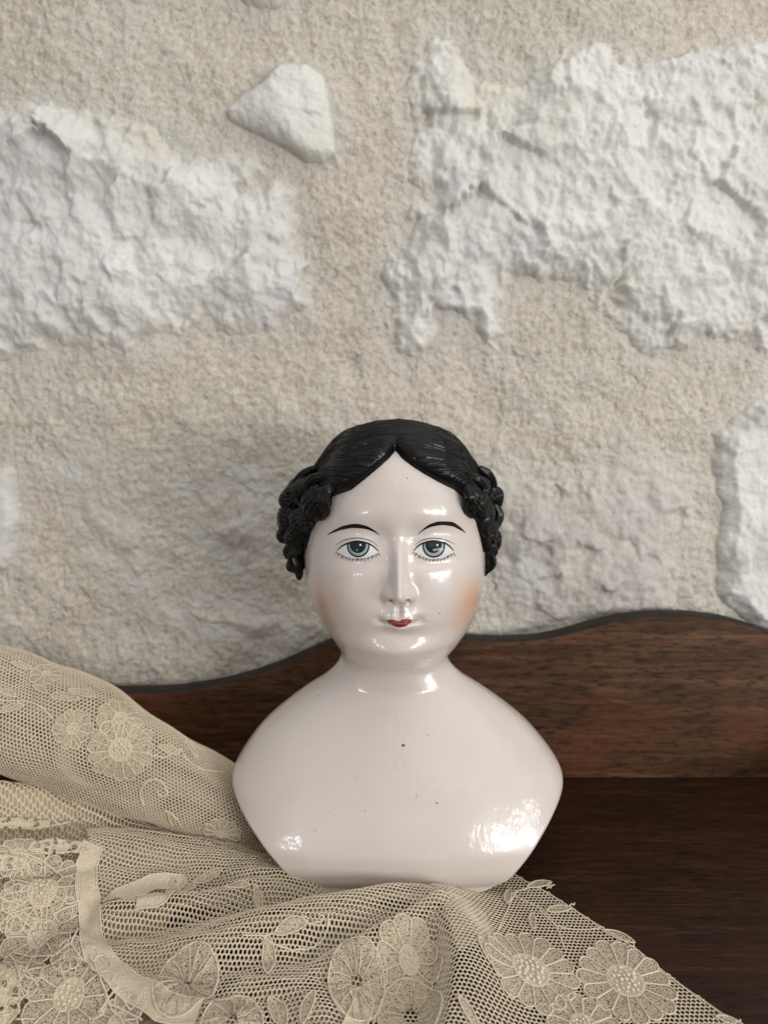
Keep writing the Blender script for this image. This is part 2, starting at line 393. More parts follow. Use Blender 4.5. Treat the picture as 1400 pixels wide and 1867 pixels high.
stone([(850, 870), (930, 838), (1000, 860), (1100, 835), (1200, 815), (1265, 865), (1280, 960), (1255, 1050), (1230, 1140), (900, 1150), (865, 1060)],
      0.0020, 0.020, 0.0055, M_STONE_G, 73.0, sm=(0.024, 0.9))
stone([(300, 1105), (400, 1090), (520, 1110), (560, 1160), (480, 1185), (370, 1165)], 0.0018, 0.014, 0.0030, M_STONE_G, 79.0, sm=(0.022, 0.9))
stone([(330, 880), (470, 850), (520, 900), (540, 1010), (430, 1060), (350, 990)], 0.0012, 0.018, 0.0035, M_STONE_G, 97.0, sm=(0.028, 1.0))
stone([(405, -60), (425, 0), (450, 14), (500, 14), (530, 4), (560, -60)], 0.0040, 0.005, 0.0018, M_STONE, 83.0)
stone([(190, -60), (215, 8), (250, 20), (272, 5), (290, -60)], 0.0035, 0.006, 0.0015, M_STONE, 89.0)
X, Z = np.meshgrid(np.linspace(x0-0.03, x1+0.03, nx), np.linspace(z0-0.02, z1+0.03, nz))
sd = np.full(X[::4, ::4].shape, -1.0)
for P_ in STONES: sd = np.maximum(sd, polydist(np.stack([X[::4, ::4], Z[::4, ::4]], -1), P_))
ii = np.clip(np.arange(nz)/4.0, 0, sd.shape[0]-1.001); jj = np.clip(np.arange(nx)/4.0, 0, sd.shape[1]-1.001)
i_, j_ = ii.astype(int)[:, None], jj.astype(int)[None, :]; a_, b_2 = (ii-ii.astype(int))[:, None], (jj-jj.astype(int))[None, :]
sdf = (sd[i_, j_]*(1-b_2)+sd[i_, j_+1]*b_2)*(1-a_) + (sd[i_+1, j_]*(1-b_2)+sd[i_+1, j_+1]*b_2)*a_
mk('mortar', np.stack([X, YW - mortar_h(X, Z), Z], -1), gridF(nz, nx), M_MORTAR, wall, attr=('lime', np.clip(1+(sdf-0.004)/0.016, 0, 1)))
# quartz grains that glint in the mortar
gp = []
rr = random.Random(3)
for k in range(26):
    px = rr.uniform(20, 1380); py = rr.uniform(20, 1120)
    Xg, Zg = unY(px, py, YW); hy = float(mortar_h(np.array([Xg]), np.array([Zg]))[0]); s = rr.uniform(0.00025, 0.0006)
    o_ = np.array([[0,0,1],[0,0,-1],[1,0,0],[-1,0,0],[0,1,0],[0,-1,0]])*s*np.array([1, 1, 1.2]) + np.array([Xg, YW-hy, Zg])
    gp.append((o_, np.array([[0,2,5],[0,5,3],[0,3,4],[0,4,2],[1,5,2],[1,3,5],[1,4,3],[1,2,4]])))
V, F = join(gp); go = mk('quartz_grains', V, F, M_GLINT, wall, smooth=False); go['kind'] = 'stuff'

# ------------------------------------------------------------------ the doll's body surface
YD = 0.281
sil = [  # py, left px, right px, depth of the widest line
 (783, 722, 722, .281), (786, 698, 747, .281), (792, 674, 770, .281), (800, 652, 792, .281), (820, 618, 826, .281), (845, 594, 850, .281), (870, 578, 866, .281),
 (900, 567, 876, .281), (940, 560, 881, .281), (970, 557, 883, .281), (1000, 556, 882, .281), (1050, 560, 879, .281), (1080, 569, 873, .281),
 (1100, 577, 867, .281), (1125, 592, 854, .281), (1150, 608, 838, .281), (1168, 618, 825, .2815), (1180, 622, 817, .282), (1190, 622, 814, .283),
 (1205, 617, 819, .284), (1220, 606, 831, .284), (1237, 586, 851, .284), (1255, 557, 880, .284), (1285, 517, 924, .284), (1320, 477, 964, .283),
 (1350, 454, 991, .282), (1383, 433, 1014, .281), (1403, 424, 1026, .2805), (1430, 419, 1031, .278), (1465, 429, 1021, .2745), (1500, 447, 1004, .2695),
 (1540, 474, 983, .2635), (1572, 499, 961, .2585), (1590, 515, 946, .2555)]
front = [(783, .281), (786, .270), (792, .2645), (800, .2605), (822, .2545), (850, .2500), (900, .2462), (940, .2450), (980, .2452), (1050, .2440), (1100, .2440),
 (1130, .2442), (1160, .2450), (1185, .2446), (1204, .2462), (1216, .2490), (1223, .2525), (1262, .2674), (1290, .2655), (1330, .2620), (1400, .2555),
 (1480, .2490), (1540, .2450), (1575, .2436), (1598, .2438), (1612, .2444), (1622, .2458)]
fz = [float(unY(722, p, y)[1]) for p, y in front]
for zq, yq in ((.0800, .2570), (.0788, .2625), (.0768, .2660), (.0735, .2674)):     # under the chin, into the neck
    k_ = [i for i, z in enumerate(fz) if z > zq][-1]+1; fz.insert(k_, zq); front.insert(k_, (0, yq))
for i in range(1, len(fz)): fz[i] = min(fz[i], fz[i-1]-0.0006)
KT = [k for k, q_ in enumerate(sil) if q_[0] == 1403][0]            # tip of the shoulder; below it the plate is a trimmed panel
fN = pchip([-.01, .005, .022, .06, .075, .085, .1, .13, .16], [2.75, 2.7, 2.5, 2.1, 2.0, 2.15, 2.3, 2.25, 2.1])
fYF = pchip(fz, [y for p, y in front]); ZF1, ZF0 = fz[6], fz[5]
sz, sxl, sxr, syc = [], [], [], []
for py, l, r_, yc in sil[:KT+1]:
    a, z = unY(l, py, yc); b, _ = unY(r_, py, yc); sz.append(float(z)); sxl.append(float(a)); sxr.append(float(b)); syc.append(yc)
ZTIP = sz[-1]; WV = (sxr[-1]-sxl[-1])/2; XV = (sxr[-1]+sxl[-1])/2; FV = syc[-1]-float(fYF(ZTIP))
def panel_y(x, z):
    u = np.clip(np.abs((x-XV)/(WV*(1+0.06*np.clip((ZTIP-z)/0.02, 0, 1)**2))), 0, 0.9995); n = fN(z)
    return fYF(z) + FV*(1-(1-u**n)**(1/n))
for py, l, r_, yc in sil[KT+1:]:
    res = []
    for px_ in (l, r_):
        Y_ = 0.255
        for _ in range(40):
            x_, z_ = unY(px_, py, Y_); Y_ = 0.6*Y_ + 0.4*float(panel_y(x_, np.clip(z_, -0.002, ZTIP)))
        res.append((float(x_), float(z_), Y_))
    sz.append(min((res[0][1]+res[1][1])/2, sz[-1]-0.0008)); sxl.append(res[0][0]); sxr.append(res[1][0]); syc.append((res[0][2]+res[1][2])/2)
zl, al, bl_, yl = sz[-1], sxl[-1], sxr[-1], syc[-1]; print('LOWEST', sz[-8:], sxl[-8:], syc[-8:])
for k_, ins_ in ((0.35, .0030), (0.70, .0095), (1.0, .0210)):                # rounded foot
    sz.append(zl + (0.0008-zl)*k_); sxl.append(al+ins_); sxr.append(bl_-ins_); syc.append(yl)
sxl = np.array(sxl); sxr = np.array(sxr); mid_ = (sxr+sxl)/2
fW2 = pchip(sz, ((sxr-sxl)/2)**2); fXC = pchip(sz, np.convolve(np.r_[mid_[:1], mid_, mid_[-1:]], [.25, .5, .25], 'valid')); fYC = pchip(sz, syc)
fF2 = pchip(fz, [max(float(fYC(z)) - y, 0)**2 if i else 0 for i, ((p, y), z) in enumerate(zip(front, fz))])
ZTOP = max(sz[0], fz[0]); ZBOT = 0.0012
fB2 = pchip([ZTOP, ZTOP-.004, ZTOP-.012, ZTOP-.03, ZTOP-.05, ZTOP-.068, .082, .070, .055, .035, .02, .006, -.002],
            np.array([0, .015, .026, .034, .036, .031, .024, .021, .026, .032, .034, .034, .030])**2)
topfix = lambda z: np.clip((ZTOP-z)/0.0005, 0, 1)
def prof(z):
    k = sstep(ZF1, ZF0, z); Fd = np.sqrt(np.clip(fF2(z), 1e-10, 1))*k + np.clip(fYC(z)-fYF(z), 1e-5, 1)*(1-k)
    return (fXC(z), np.sqrt(np.clip(fW2(z), 1e-10, 1))*topfix(z)+1e-6, fYC(z), Fd*topfix(z)+1e-6,
            np.sqrt(np.clip(fB2(z), 1e-10, 1))*topfix(z)+1e-6, fN(z))
YFACE = 0.2445
def wx(px, py, Y=YFACE): return float(unY(px, py, Y)[0])
def wz(py, Y=YFACE): return float(unY(722, py, Y)[1])
PXM = (unY(723, 1050, YFACE)[0] - unY(722, 1050, YFACE)[0])       # metres per pixel on the face
XN = wx(727, 1080)
nzH = pchip([wz(p) for p in (925, 960, 985, 1005, 1025, 1050, 1068, 1078, 1085, 1091, 1096, 1101, 1110)],
            np.array([0, 0.30, 0.95, 1.8, 2.9, 4.6, 6.4, 7.0, 6.6, 4.8, 2.2, .6, 0])*1e-3)
nzS = pchip([wz(p) for p in (925, 985, 1025, 1060, 1080, 1100)], np.array([24, 11.5, 9.5, 11, 13, 13])*PXM)
def gau(x, z, px, py, sx, sy): return np.exp(-0.5*(((x-wx(px, py))/(sx*PXM))**2 + ((z-wz(py))/(sy*PXM))**2))
def disp(x, z):
    inn = (z < wz(925)) & (z > wz(1110))
    d = np.where(inn, nzH(z)*np.exp(-np.abs((x-XN)/(nzS(z)*1.25))**2.1), 0)
    for px in (706, 748): d = d + 0.0026*gau(x, z, px, 1084, 8, 8.5) 
    for px in (696, 758): d = d - 0.0007*gau(x, z, px, 1080, 6, 12)
    for px in (712.5, 744): d = d - 0.0013*gau(x, z, px, 1095, 4.0, 3.0)
    for cx_, inner in ((653, 688), (790, 757)):
        d = d - 0.0016*gau(x, z, cx_, 990, 36, 20) - 0.0012*gau(x, z, inner, 990, 17, 26)
        d = d + 0.0019*gau(x, z, cx_, 999, 26, 14) + 0.0003*gau(x, z, cx_, 984, 26, 5) - 0.00012*gau(x, z, cx_, 980, 30, 2.5)
        d = d - 0.0006*gau(x, z, cx_, 1028, 34, 8)
        d = d + 0.0003*gau(x, z, cx_, 950, 40, 18)
    for px in (622, 826): d = d + 0.0012*gau(x, z, px, 1085, 42, 40)
    d = d + 0.0018*gau(x, z, 727, 1128, 30, 16)                       # muzzle
    d = d - 0.0007*gau(x, z, 727, 1112, 4.5, 9) + 0.0005*gau(x, z, 718, 1114, 4, 9) + 0.0005*gau(x, z, 736, 1114, 4, 9)
    d = d + 0.0013*gau(x, z, 718, 1130.5, 9, 4) + 0.0013*gau(x, z, 738, 1130.5, 9, 4) + 0.0018*gau(x, z, 728, 1143, 13, 5)
    d = d - 0.0011*gau(x, z, 728, 1135.5, 22, 1.6)
    for px in (692, 763): d = d - 0.0010*gau(x, z, px, 1130, 7, 5)
    d = d - 0.0010*gau(x, z, 727, 1157, 24, 8) + 0.0013*gau(x, z, 723, 1188, 36, 18)
    return d
def ysurf(x, z):
    xc, w_, yc, f, b, n = prof(z)
    q_ = np.clip(1 - np.abs((x-xc)/w_)**n, 1e-9, 1)
    up = yc - f*q_**(1/n) - disp(x, z)
    return np.where(z < ZTIP, panel_y(x, z), up)
def on_face(px, py, lift=0.0):
    px = np.asarray(px, float); py = np.asarray(py, float); Y = np.full(px.shape, 0.245)
    for _ in range(14):
        X, Z = unY(px, py, Y); Y = 0.5*Y + 0.5*ysurf(X, Z)
    X, Z = unY(px, py, Y)
    e = 1e-4
    nx_ = (ysurf(X+e, Z)-ysurf(X-e, Z))/(2*e); nz_ = (ysurf(X, Z+e)-ysurf(X, Z-e))/(2*e)
    nn = np.stack([nx_, -np.ones_like(nx_), nz_], -1); nn /= np.linalg.norm(nn, axis=-1)[..., None]
    return np.stack([X, Y, Z], -1) + lift*nn

doll = thing('doll_bust', (0.005, YD, 0.0), 'glazed porcelain doll bust with black moulded hair and painted face on lace', 'doll')
# porcelain
q = N('glazed_porcelain'); v = q.coord()
tint = q.noise(v, 28, 3, 0.5)
c = q.ramp(tint, [(0.3, (0.575, 0.51, 0.475)), (0.7, (0.635, 0.575, 0.54))])
rl = root_loc(doll)
def blush(c, px, py, rad, col, amt):
    p = on_face([px], [py])[0] - rl
    tc = q.n('ShaderNodeTexCoord'); vm = q.n('ShaderNodeVectorMath'); vm.operation = 'DISTANCE'
    q.l(tc.outputs['Object'], vm.inputs[0]); vm.inputs[1].default_value = tuple(p)
    mr = q.n('ShaderNodeMapRange'); mr.interpolation_type = 'SMOOTHSTEP'
    mr.inputs['From Min'].default_value = rad; mr.inputs['From Max'].default_value = 0.0
    mr.inputs['To Min'].default_value = 0; mr.inputs['To Max'].default_value = amt
    q.l(vm.outputs['Value'], mr.inputs['Value'])
    return q.mix(mr.outputs[0], c, col)
c = blush(c, 588, 1104, 0.0145, (0.60, 0.30, 0.15), 0.48)
c = blush(c, 858, 1098, 0.0150, (0.68, 0.34, 0.16), 0.64)
q.l(c, q.b.inputs['Base Color'])
q.b.inputs['Roughness'].default_value = 0.30; q.b.inputs['Coat Weight'].default_value = 0.55; q.b.inputs['Coat Roughness'].default_value = 0.11
q.b.inputs['Coat IOR'].default_value = 1.55
stroke = q.noise(q.coord((1, 1, 0.40)), 430, 2, 0.5, 0.4)
nb = q.bump(stroke, 0.5, 0.00045)
nb = q.bump(q.noise(q.coord((1, 1, 0.6)), 170, 1, 0.5, 0.3), 0.34, 0.0011, nb)
q.l(nb, q.b.inputs['Coat Normal']); q.l(q.bump(stroke, 0.12, 0.0003), q.b.inputs['Normal'])
M_PORC = q.m

zr = np.unique(np.r_[ZTOP - (ZTOP-0.14)*np.linspace(0, 1, 90)**2, np.linspace(0.14, 0.068, 300), np.linspace(0.068, 0.012, 130), np.linspace(0.012, ZBOT, 50)])[::-1]
th = np.r_[np.linspace(math.pi, 2*math.pi, 430, endpoint=False), np.linspace(0, math.pi, 110, endpoint=False)]
ZZ, TT = np.meshgrid(zr, th, indexing='ij')
xc, w_, yc, f_, b_, n_ = prof(ZZ)
cs, sn = np.cos(TT), np.sin(TT)
# blend towards even spacing over the front so that the features get their share of vertices
Xb = xc + w_*np.sign(cs)*np.abs(cs)**(2/n_)
Yb = yc + np.where(sn < 0, f_, b_)*np.sign(sn)*np.abs(sn)**(2/n_)
Yb = Yb - np.where(sn < 0, disp(Xb, ZZ)*sstep(0, 0.35, -sn), 0)
low = (ZZ < ZTIP) & (sn <= 0); rE = 0.0024*sstep(0, 0.006, ZTIP-ZZ); ue = np.clip((np.abs(cs)**(2/n_)-0.955)/0.045, 0, 1)
Ye = panel_y(xc + w_, ZZ)
Yb = np.where(low, panel_y(Xb, ZZ) + rE*(1-np.sqrt(np.clip(1-ue*ue, 0, 1))), Yb)
hi_back = (ZZ < ZTIP) & (sn > 0)
Yb = np.where(hi_back, Ye + rE + np.clip(yc + b_ - Ye - rE, 0.004, 1)*np.abs(sn)**(2/n_), Yb)
Yb[0] = YD; Xb[0] = xc[0]
wgt = np.exp(-((ZZ-ZTIP+0.002)/0.006)**4)                        # ease the shoulder tip into the chest panel
for _ in range(90):
    for A_ in (Xb, Yb): A_[1:-1] += wgt[1:-1]*(0.25*A_[:-2]+0.25*A_[2:]-0.5*A_[1:-1])
V = np.stack([Xb, Yb, ZZ], -1); nr, nc = ZZ.shape
F = gridF(nr, nc, True)
V = V.reshape(-1, 3); cb = V[(nr-1)*nc:].mean(0); V = np.r_[V, cb[None]]
ci = len(V)-1; j = np.arange(nc)
fan = np.stack([(nr-1)*nc + j, (nr-1)*nc + (j+1) % nc, np.full(nc, ci), np.full(nc, ci)], 1)
body = mk('porcelain_body', V, F[:, ::-1], M_PORC, doll)

# ------------------------------------------------------------------ painted face
M_BLACK = mat_plain('black_face_paint', (0.010, 0.009, 0.009), 0.25, 0.6)
M_GREY = mat_plain('grey_lash_paint', (0.055, 0.055, 0.06), 0.3, 0.6)
M_IRIS = mat_plain('pale_blue_iris_paint', (0.31, 0.38, 0.41), 0.25, 0.5)
M_PUPIL = mat_plain('dark_pupil_paint', (0.008, 0.012, 0.014), 0.2, 0.7)
M_WHITE = mat_plain('white_paint', (0.66, 0.67, 0.67), 0.25, 0.5)
M_LIP = mat_plain('red_lip_paint', (0.24, 0.045, 0.028), 0.25, 0.8)
M_LIP2 = mat_plain('deep_red_lip_line', (0.10, 0.016, 0.012), 0.3, 0.6)
M_SPECK = mat_plain('dark_glaze_speck', (0.09, 0.075, 0.065), 0.5)
def band(top, bot, n=40, m=6, lift=10e-5):
    t = curve2(top, n); b = curve2(bot, n); u = np.linspace(0, 1, m)[:, None, None]
    P = t[None]*(1-u) + b[None]*u
    return on_face(P[..., 0], P[..., 1], lift), gridF(m, n)
def stroke_(pts, w0, n=40, lift=6e-5, taper=True):
    c_ = curve2(pts, n); T = np.gradient(c_, axis=0); T /= np.linalg.norm(T, axis=1)[:, None]+1e-9
    Nn = np.stack([-T[:, 1], T[:, 0]], 1); s = np.linspace(0, 1, n)
    ww = w0*(np.sin(np.pi*np.clip(s*0.92+0.04, 0, 1))**0.6 if taper else np.ones(n))/2
    P = np.stack([c_-Nn*ww[:, None], c_, c_+Nn*ww[:, None]])
    return on_face(P[..., 0], P[..., 1], lift), gridF(3, n)
def disc(cx_, cy_, r, lid, lift, ry=None, n=36, m=14):
    ry = ry or r
    u = np.sin(np.linspace(-math.pi/2, math.pi/2, n)); x = cx_ + r*u; hh = ry*np.sqrt(np.clip(1-u*u, 0, 1))
    top = cy_-hh
    if lid is not None: top = np.maximum(top, lid(x))
    bot = np.maximum(cy_+hh, top+0.01); s = np.linspace(0, 1, m)[:, None]
    Y_ = top[None]*(1-s)+bot[None]*s; X_ = np.broadcast_to(x[None], Y_.shape)
    return on_face(X_, Y_, lift), gridF(m, n)
def dec(name, VF, mat, parent, label=None): return mk(name, VF[0], VF[1][:, ::-1], mat, parent, label=label)
eyes = [dict(lid=[(615.4, 1003), (623, 996.5), (634, 990.8), (651, 987.2), (670, 990.6), (681, 996.5), (690, 1005)],
             crease=[(612.5, 994), (629, 984.6), (651, 981), (672, 984.6), (690, 996.5)], c=(653.3, 995.3), pc=(652.6, 993.4), hl=(657.2, 993.6),
             low=[(614.5, 1006), (627, 1013.5), (644, 1018.5), (662, 1018), (681, 1012), (692, 1007)], out=-1),
        dict(lid=[(754, 1004.5), (760, 998), (769, 991.5), (790, 986.6), (810, 990.2), (820, 997), (826, 1004)],
             crease=[(756.5, 993.5), (773, 983.6), (792, 981.2), (811, 984), (830, 992.5)], c=(790.5, 996.0), pc=(790, 993.4), hl=(796.8, 993.8),
             low=[(755, 1006), (768, 1014), (785.5, 1019.5), (804, 1018.5), (819, 1011), (829, 1007)], out=1)]
for E in eyes:
    lid = pchip([p[0] for p in E['lid']], [p[1] for p in E['lid']])
    lowc = curve2(E['low'], 40); lowf = pchip(lowc[:, 0], lowc[:, 1])
    xs_ = np.linspace(E['lid'][0][0]+1, E['lid'][-1][0]-1, 50)
    top = np.stack([xs_, lid(xs_)], 1); bot = np.stack([xs_, np.maximum(lowf(xs_)-1, lid(xs_)+0.2)], 1)
    eye = dec('eye', band(top, bot, 50, 10, 3e-5), M_WHITE, doll)
    dec('iris_outline', disc(*E['c'], 20.6, lid, 6e-5), M_BLACK, eye)
    dec('iris', disc(*E['c'], 17.6, lid, 9e-5), M_IRIS, eye)
    dec('pupil', disc(*E['pc'], 14.8, lid, 12e-5), M_PUPIL, eye)
    dec('catchlight', disc(*E['hl'], 1.9, None, 15e-5, n=14, m=6), M_WHITE, eye)
    dec('lid_line', stroke_(E['lid'], 3.5, 50, 17e-5), M_BLACK, eye)
    dec('lid_crease', stroke_(E['crease'], 1.7, 50, 6e-5), mat_plain('grey_brown_line', (0.07, 0.062, 0.060), 0.3, 0.5), eye)
    ls = []
    for i, t in enumerate(np.linspace(0.02, 0.98, 27)):
        k = int(t*39); p = lowc[k]; side = (t-0.5)*2
        L = 5.4*(0.75+0.35*math.sin(i*2.7)) 
        e = p + np.array([side*2.6, L]); mid = (p+e)/2 + np.array([side*-0.4, 0.3])
        ls.append(stroke_([tuple(p), tuple(mid), tuple(e)], 1.25, 6, 9e-5, False))
    dec('lower_lashes', join(ls), M_GREY, eye)
dec('eyebrow', band([(596.5, 975), (612, 965), (629, 957.9), (648.6, 954.9), (665.7, 957.9), (680.7, 965.4), (692, 974.2)],
                    [(597.5, 975.6), (612, 969.6), (626, 965.4), (645, 962.6), (665.7, 964.3), (680, 968.8), (691.2, 974.6)]), M_BLACK, doll)
dec('eyebrow', band([(761.4, 974), (773, 963), (785.7, 954.6), (803, 950.4), (822, 951), (835, 957.9), (848.4, 970.6)],
                    [(762, 974.4), (774, 965.6), (788, 960), (807, 957.4), (824, 959.6), (837, 965.4), (847.5, 971.2)]), M_BLACK, doll)
lips = dec('lips', band([(704.3, 1131), (714, 1129.5), (722.5, 1131.8), (728, 1132.6), (734.3, 1129.6), (741.8, 1128.4), (751.6, 1131.2)],
                 [(704.6, 1131.4), (710.7, 1136.8), (719.3, 1142), (728, 1144.3), (738.6, 1142.6), (746, 1136.8), (751.4, 1131.7)], 40, 10), M_LIP, doll)
dec('lip_line', join([stroke_([(690.5, 1129.6), (698, 1131), (705, 1131)], 1.1, 12, 7e-5)]), mat_plain('mouth_corner_line', (0.16, 0.12, 0.10), 0.5), lips)
dec('lip_line', stroke_([(751, 1131), (757, 1130.6), (763.5, 1129.2)], 1.1, 12, 7e-5), bpy.data.materials['mouth_corner_line'], lips)
dec('lip_line', stroke_([(705, 1131.4), (714, 1132.2), (722, 1134.6), (729, 1135.4), (736, 1133.4), (744, 1131.4), (751, 1131.6)], 1.9, 30, 9e-5), M_LIP2, lips)
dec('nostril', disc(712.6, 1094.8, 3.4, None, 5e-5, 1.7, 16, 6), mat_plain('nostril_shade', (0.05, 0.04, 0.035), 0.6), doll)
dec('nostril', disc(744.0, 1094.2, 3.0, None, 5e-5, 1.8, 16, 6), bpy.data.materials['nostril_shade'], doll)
def on_chest(px, py, lift): return on_face(px, py, lift)
for (px, py, r_) in [(735, 1359, 3.0), (780, 1341, 1.0), (760, 1451, 1.0), (796, 1464, 1.6), (666, 1479, 1.1), (575, 1514, 1.0), (582, 1269, 1.1), (801, 1118, 1.2),
                     (742, 872, 1.2), (735, 866, 0.8), (668, 1490, 0.7), (648, 1418, 0.8)] + [(random.uniform(500, 950), random.uniform(1330, 1570), random.uniform(0.5, 0.9)) for _ in range(16)]:
    dec('glaze_speck', disc(px, py, r_, None, 5e-5, r_*0.85, 12, 5), M_SPECK, doll)

# ------------------------------------------------------------------ moulded hair
q = N('black_glazed_hair'); v = q.coord()
q.l(q.ramp(q.noise(v, 90, 4, 0.6), [(0.35, (0.0030, 0.0030, 0.0031)), (0.75, (0.007, 0.0067, 0.0065))]), q.b.inputs['Base Color'])
q.b.inputs['Roughness'].default_value = 0.42; q.b.inputs['Specular IOR Level'].default_value = 0.08; q.b.inputs['Coat Weight'].default_value = 0.50; q.b.inputs['Coat IOR'].default_value = 1.36; q.b.inputs['Coat Roughness'].default_value = 0.08
nb = q.bump(q.noise(v, 900, 3, 0.6), 0.25, 0.0004); q.l(nb, q.b.inputs['Normal']); q.l(nb, q.b.inputs['Coat Normal'])
M_HAIR = q.m
HC = np.array([wx(722, 950, .281), .281, float(unY(722, 945, .281)[1])])
nphi, nlam = 1150, 230
PH, LA = np.meshgrid(np.linspace(R(-30), R(212), nphi), np.linspace(R(-86), R(86), nlam), indexing='ij')
D = np.stack([np.sin(LA), -np.cos(LA)*np.cos(PH), np.cos(LA)*np.sin(PH)], -1)
lo = np.zeros(PH.shape); hi = np.full(PH.shape, 0.08)
for _ in range(26):
    md = (lo+hi)/2; P = HC + md[..., None]*D
    xc, w_, yc, f_, b_, n_ = prof(np.clip(P[..., 2], ZBOT, ZTOP))
    g = np.abs((P[..., 0]-xc)/w_)**n_ + np.abs((P[..., 1]-yc)/np.where(P[..., 1] < yc, f_, b_))**n_ - 1
    ins = (g < 0) & (P[..., 2] < ZTOP)
    lo = np.where(ins, md, lo); hi = np.where(ins, hi, md)
RS = (lo+hi)/2; P0 = HC + RS[..., None]*D
hl_pts = [(540, 1040), (556, 1012), (563, 985), (570, 957), (588, 945), (600, 925), (606, 905), (640, 893), (665, 873), (690, 852), (708, 836), (721, 820), (734, 836), (752, 850), (775, 865),
          (800, 879), (828, 893), (842, 905), (851, 930), (867, 950), (874, 975), (882, 1012), (900, 1040)]
hx = [p[0] for p in hl_pts]; hy = [p[1] for p in hl_pts]
px, py, _ = project(P0[..., 0], P0[..., 1], P0[..., 2])
yh = np.interp(px, hx, hy)
dd = np.full(px.shape, 1e9)
for i in range(len(hl_pts)-1):
    ax, ay = hl_pts[i]; bx_, by_ = hl_pts[i+1]; ex, ey = bx_-ax, by_-ay
    t = np.clip(((px-ax)*ex+(py-ay)*ey)/(ex*ex+ey*ey), 0, 1); dd = np.minimum(dd, np.hypot(px-ax-t*ex, py-ay-t*ey))
dfront = np.where(py < yh, dd, -dd)
dback = (P0[..., 2] - 0.094)*5000
bl = sstep(0.268, 0.288, P0[..., 1]); dist = dfront*(1-bl) + np.minimum(dback, 80)*bl
e = np.clip(dist/17.0, -1, 1)
prof_e = np.where(e > 0, np.sqrt(np.clip(1-(1-e)**2, 0, 1)), 0.25*e)
lat = np.abs(LA)
Tk = 0.0037 + 0.0004*np.sin(lat*3.0)
wob = 0.10*np.sin(lat*7.5+0.6) + 0.05*np.sin(lat*15+PH*2) + 0.10*perlin(lat*3, PH*3, np.sign(LA)*2.2)
phase = (PH + wob*sstep(R(6), R(40), lat))*84
gr = -np.abs(np.sin(phase + 2.2*perlin(PH*14, lat*2.5, 4.4+np.sign(LA))))**0.8
gr2 = -np.abs(np.sin(phase*0.31 + 1.3*perlin(PH*9, lat*3, 8.4)))
strand = (0.00046*(gr+0.6)*(0.6+0.8*np.clip(perlin(PH*11, lat*2, 1.5)+0.5, 0, 1)) + 0.00042*(gr2+0.5))*sstep(0.1, 0.9, e)*sstep(0.15, 0.5, np.cos(LA)+0.1)
swell = 0.0010*np.sin(lat*6.2-1.0)*sstep(R(15), R(40), lat)
Pt = P0 + ((prof_e*(Tk+swell) + strand)[..., None])*D
F = gridF(nphi, nlam)
keep = (e.reshape(-1)[F] > -0.6).any(1)
Vh, Fh = compact(Pt.reshape(-1, 3), F[keep])
hair = mk('hair', Vh, Fh[:, ::-1], M_HAIR, doll, label='black moulded hair parted in the middle')

def curl_mesh(cx_, cy_, rx, ry, Y, dy, rot, twist, k):
    # a sculpted lock: a lumpy dome combed with grooves that wind round a pole tilted away from the viewer
    nu, nv = 64, 48
    U, W = np.meshgrid(np.linspace(0.02, math.pi-0.02, nu), np.linspace(0, 2*math.pi, nv, endpoint=False), indexing='ij')
    sg = 1 if twist > 0 else -1
    g = np.abs(np.sin(0.5*(k*1.9*U + sg*W)))
    rad = 1 + 0.085*(g**0.8-0.6) + 0.07*np.sin(2*W+rot*2) + 0.06*np.sin(3*W-rot)*np.sin(U)
    P = np.stack([np.sin(U)*np.cos(W), -np.cos(U), np.sin(U)*np.sin(W)], -1)*rad[..., None]
    x, y, z = P[..., 0], P[..., 1], P[..., 2]
    tl = 0.85 + 0.35*math.sin(rot*5.3); z, y = z*math.cos(tl)-y*math.sin(tl), z*math.sin(tl)+y*math.cos(tl)
    x, z = x*math.cos(rot)-z*math.sin(rot), x*math.sin(rot)+z*math.cos(rot)
    X0, Z0 = unY(cx_, cy_, Y); m = Y/FPX*1.06
    return np.stack([X0 + x*rx*m, Y + y*dy, Z0 + z*ry*m], -1), gridF(nu, nv, True)
rr = random.Random(5)
def put_curl(cx_, cy_, rx, ry, Y):
    V, F = curl_mesh(cx_, cy_, rx, ry, Y, (rx+ry)/2*0.0002*1.05, rr.uniform(0, 6.28), rr.choice([-1, 1])*rr.uniform(2.6, 4.0), rr.choice([9, 10, 11, 12]))
    mk('curl', V, F[:, ::-1], M_HAIR, hair)
for c_ in [(581, 914, 28, 31, .2575), (560, 889, 27, 21, .2640), (537, 908, 25, 25, .2745), (558, 946, 28, 24, .2640), (531, 943, 27, 28, .2745), (547, 974, 26, 24, .2690),
           (524, 972, 18, 19, .278), (538, 1003, 20, 19, .2735), (540, 1027, 17, 17, .2735), (546, 1045, 7, 12, .2725),
           (868, 889, 24, 20, .2635), (857, 911, 20, 29, .2575), (897, 911, 20, 23, .2755), (879, 938, 22, 24, .2645), (901, 944, 15, 23, .2765), (888, 968, 20, 23, .2690),
           (901, 986, 13, 19, .2765), (891, 1003, 16, 15, .2715), (892, 1023, 12, 16, .2740), (885, 1039, 6, 11, .2725),
           (545, 900, 26, 28, .292), (532, 945, 22, 26, .294), (545, 985, 22, 24, .292), (886, 905, 20, 26, .292), (894, 950, 17, 26, .294), (888, 990, 16, 24, .292),
           (556, 930, 24, 30, .306), (872, 930, 24, 30, .306)]:
    put_curl(*c_)

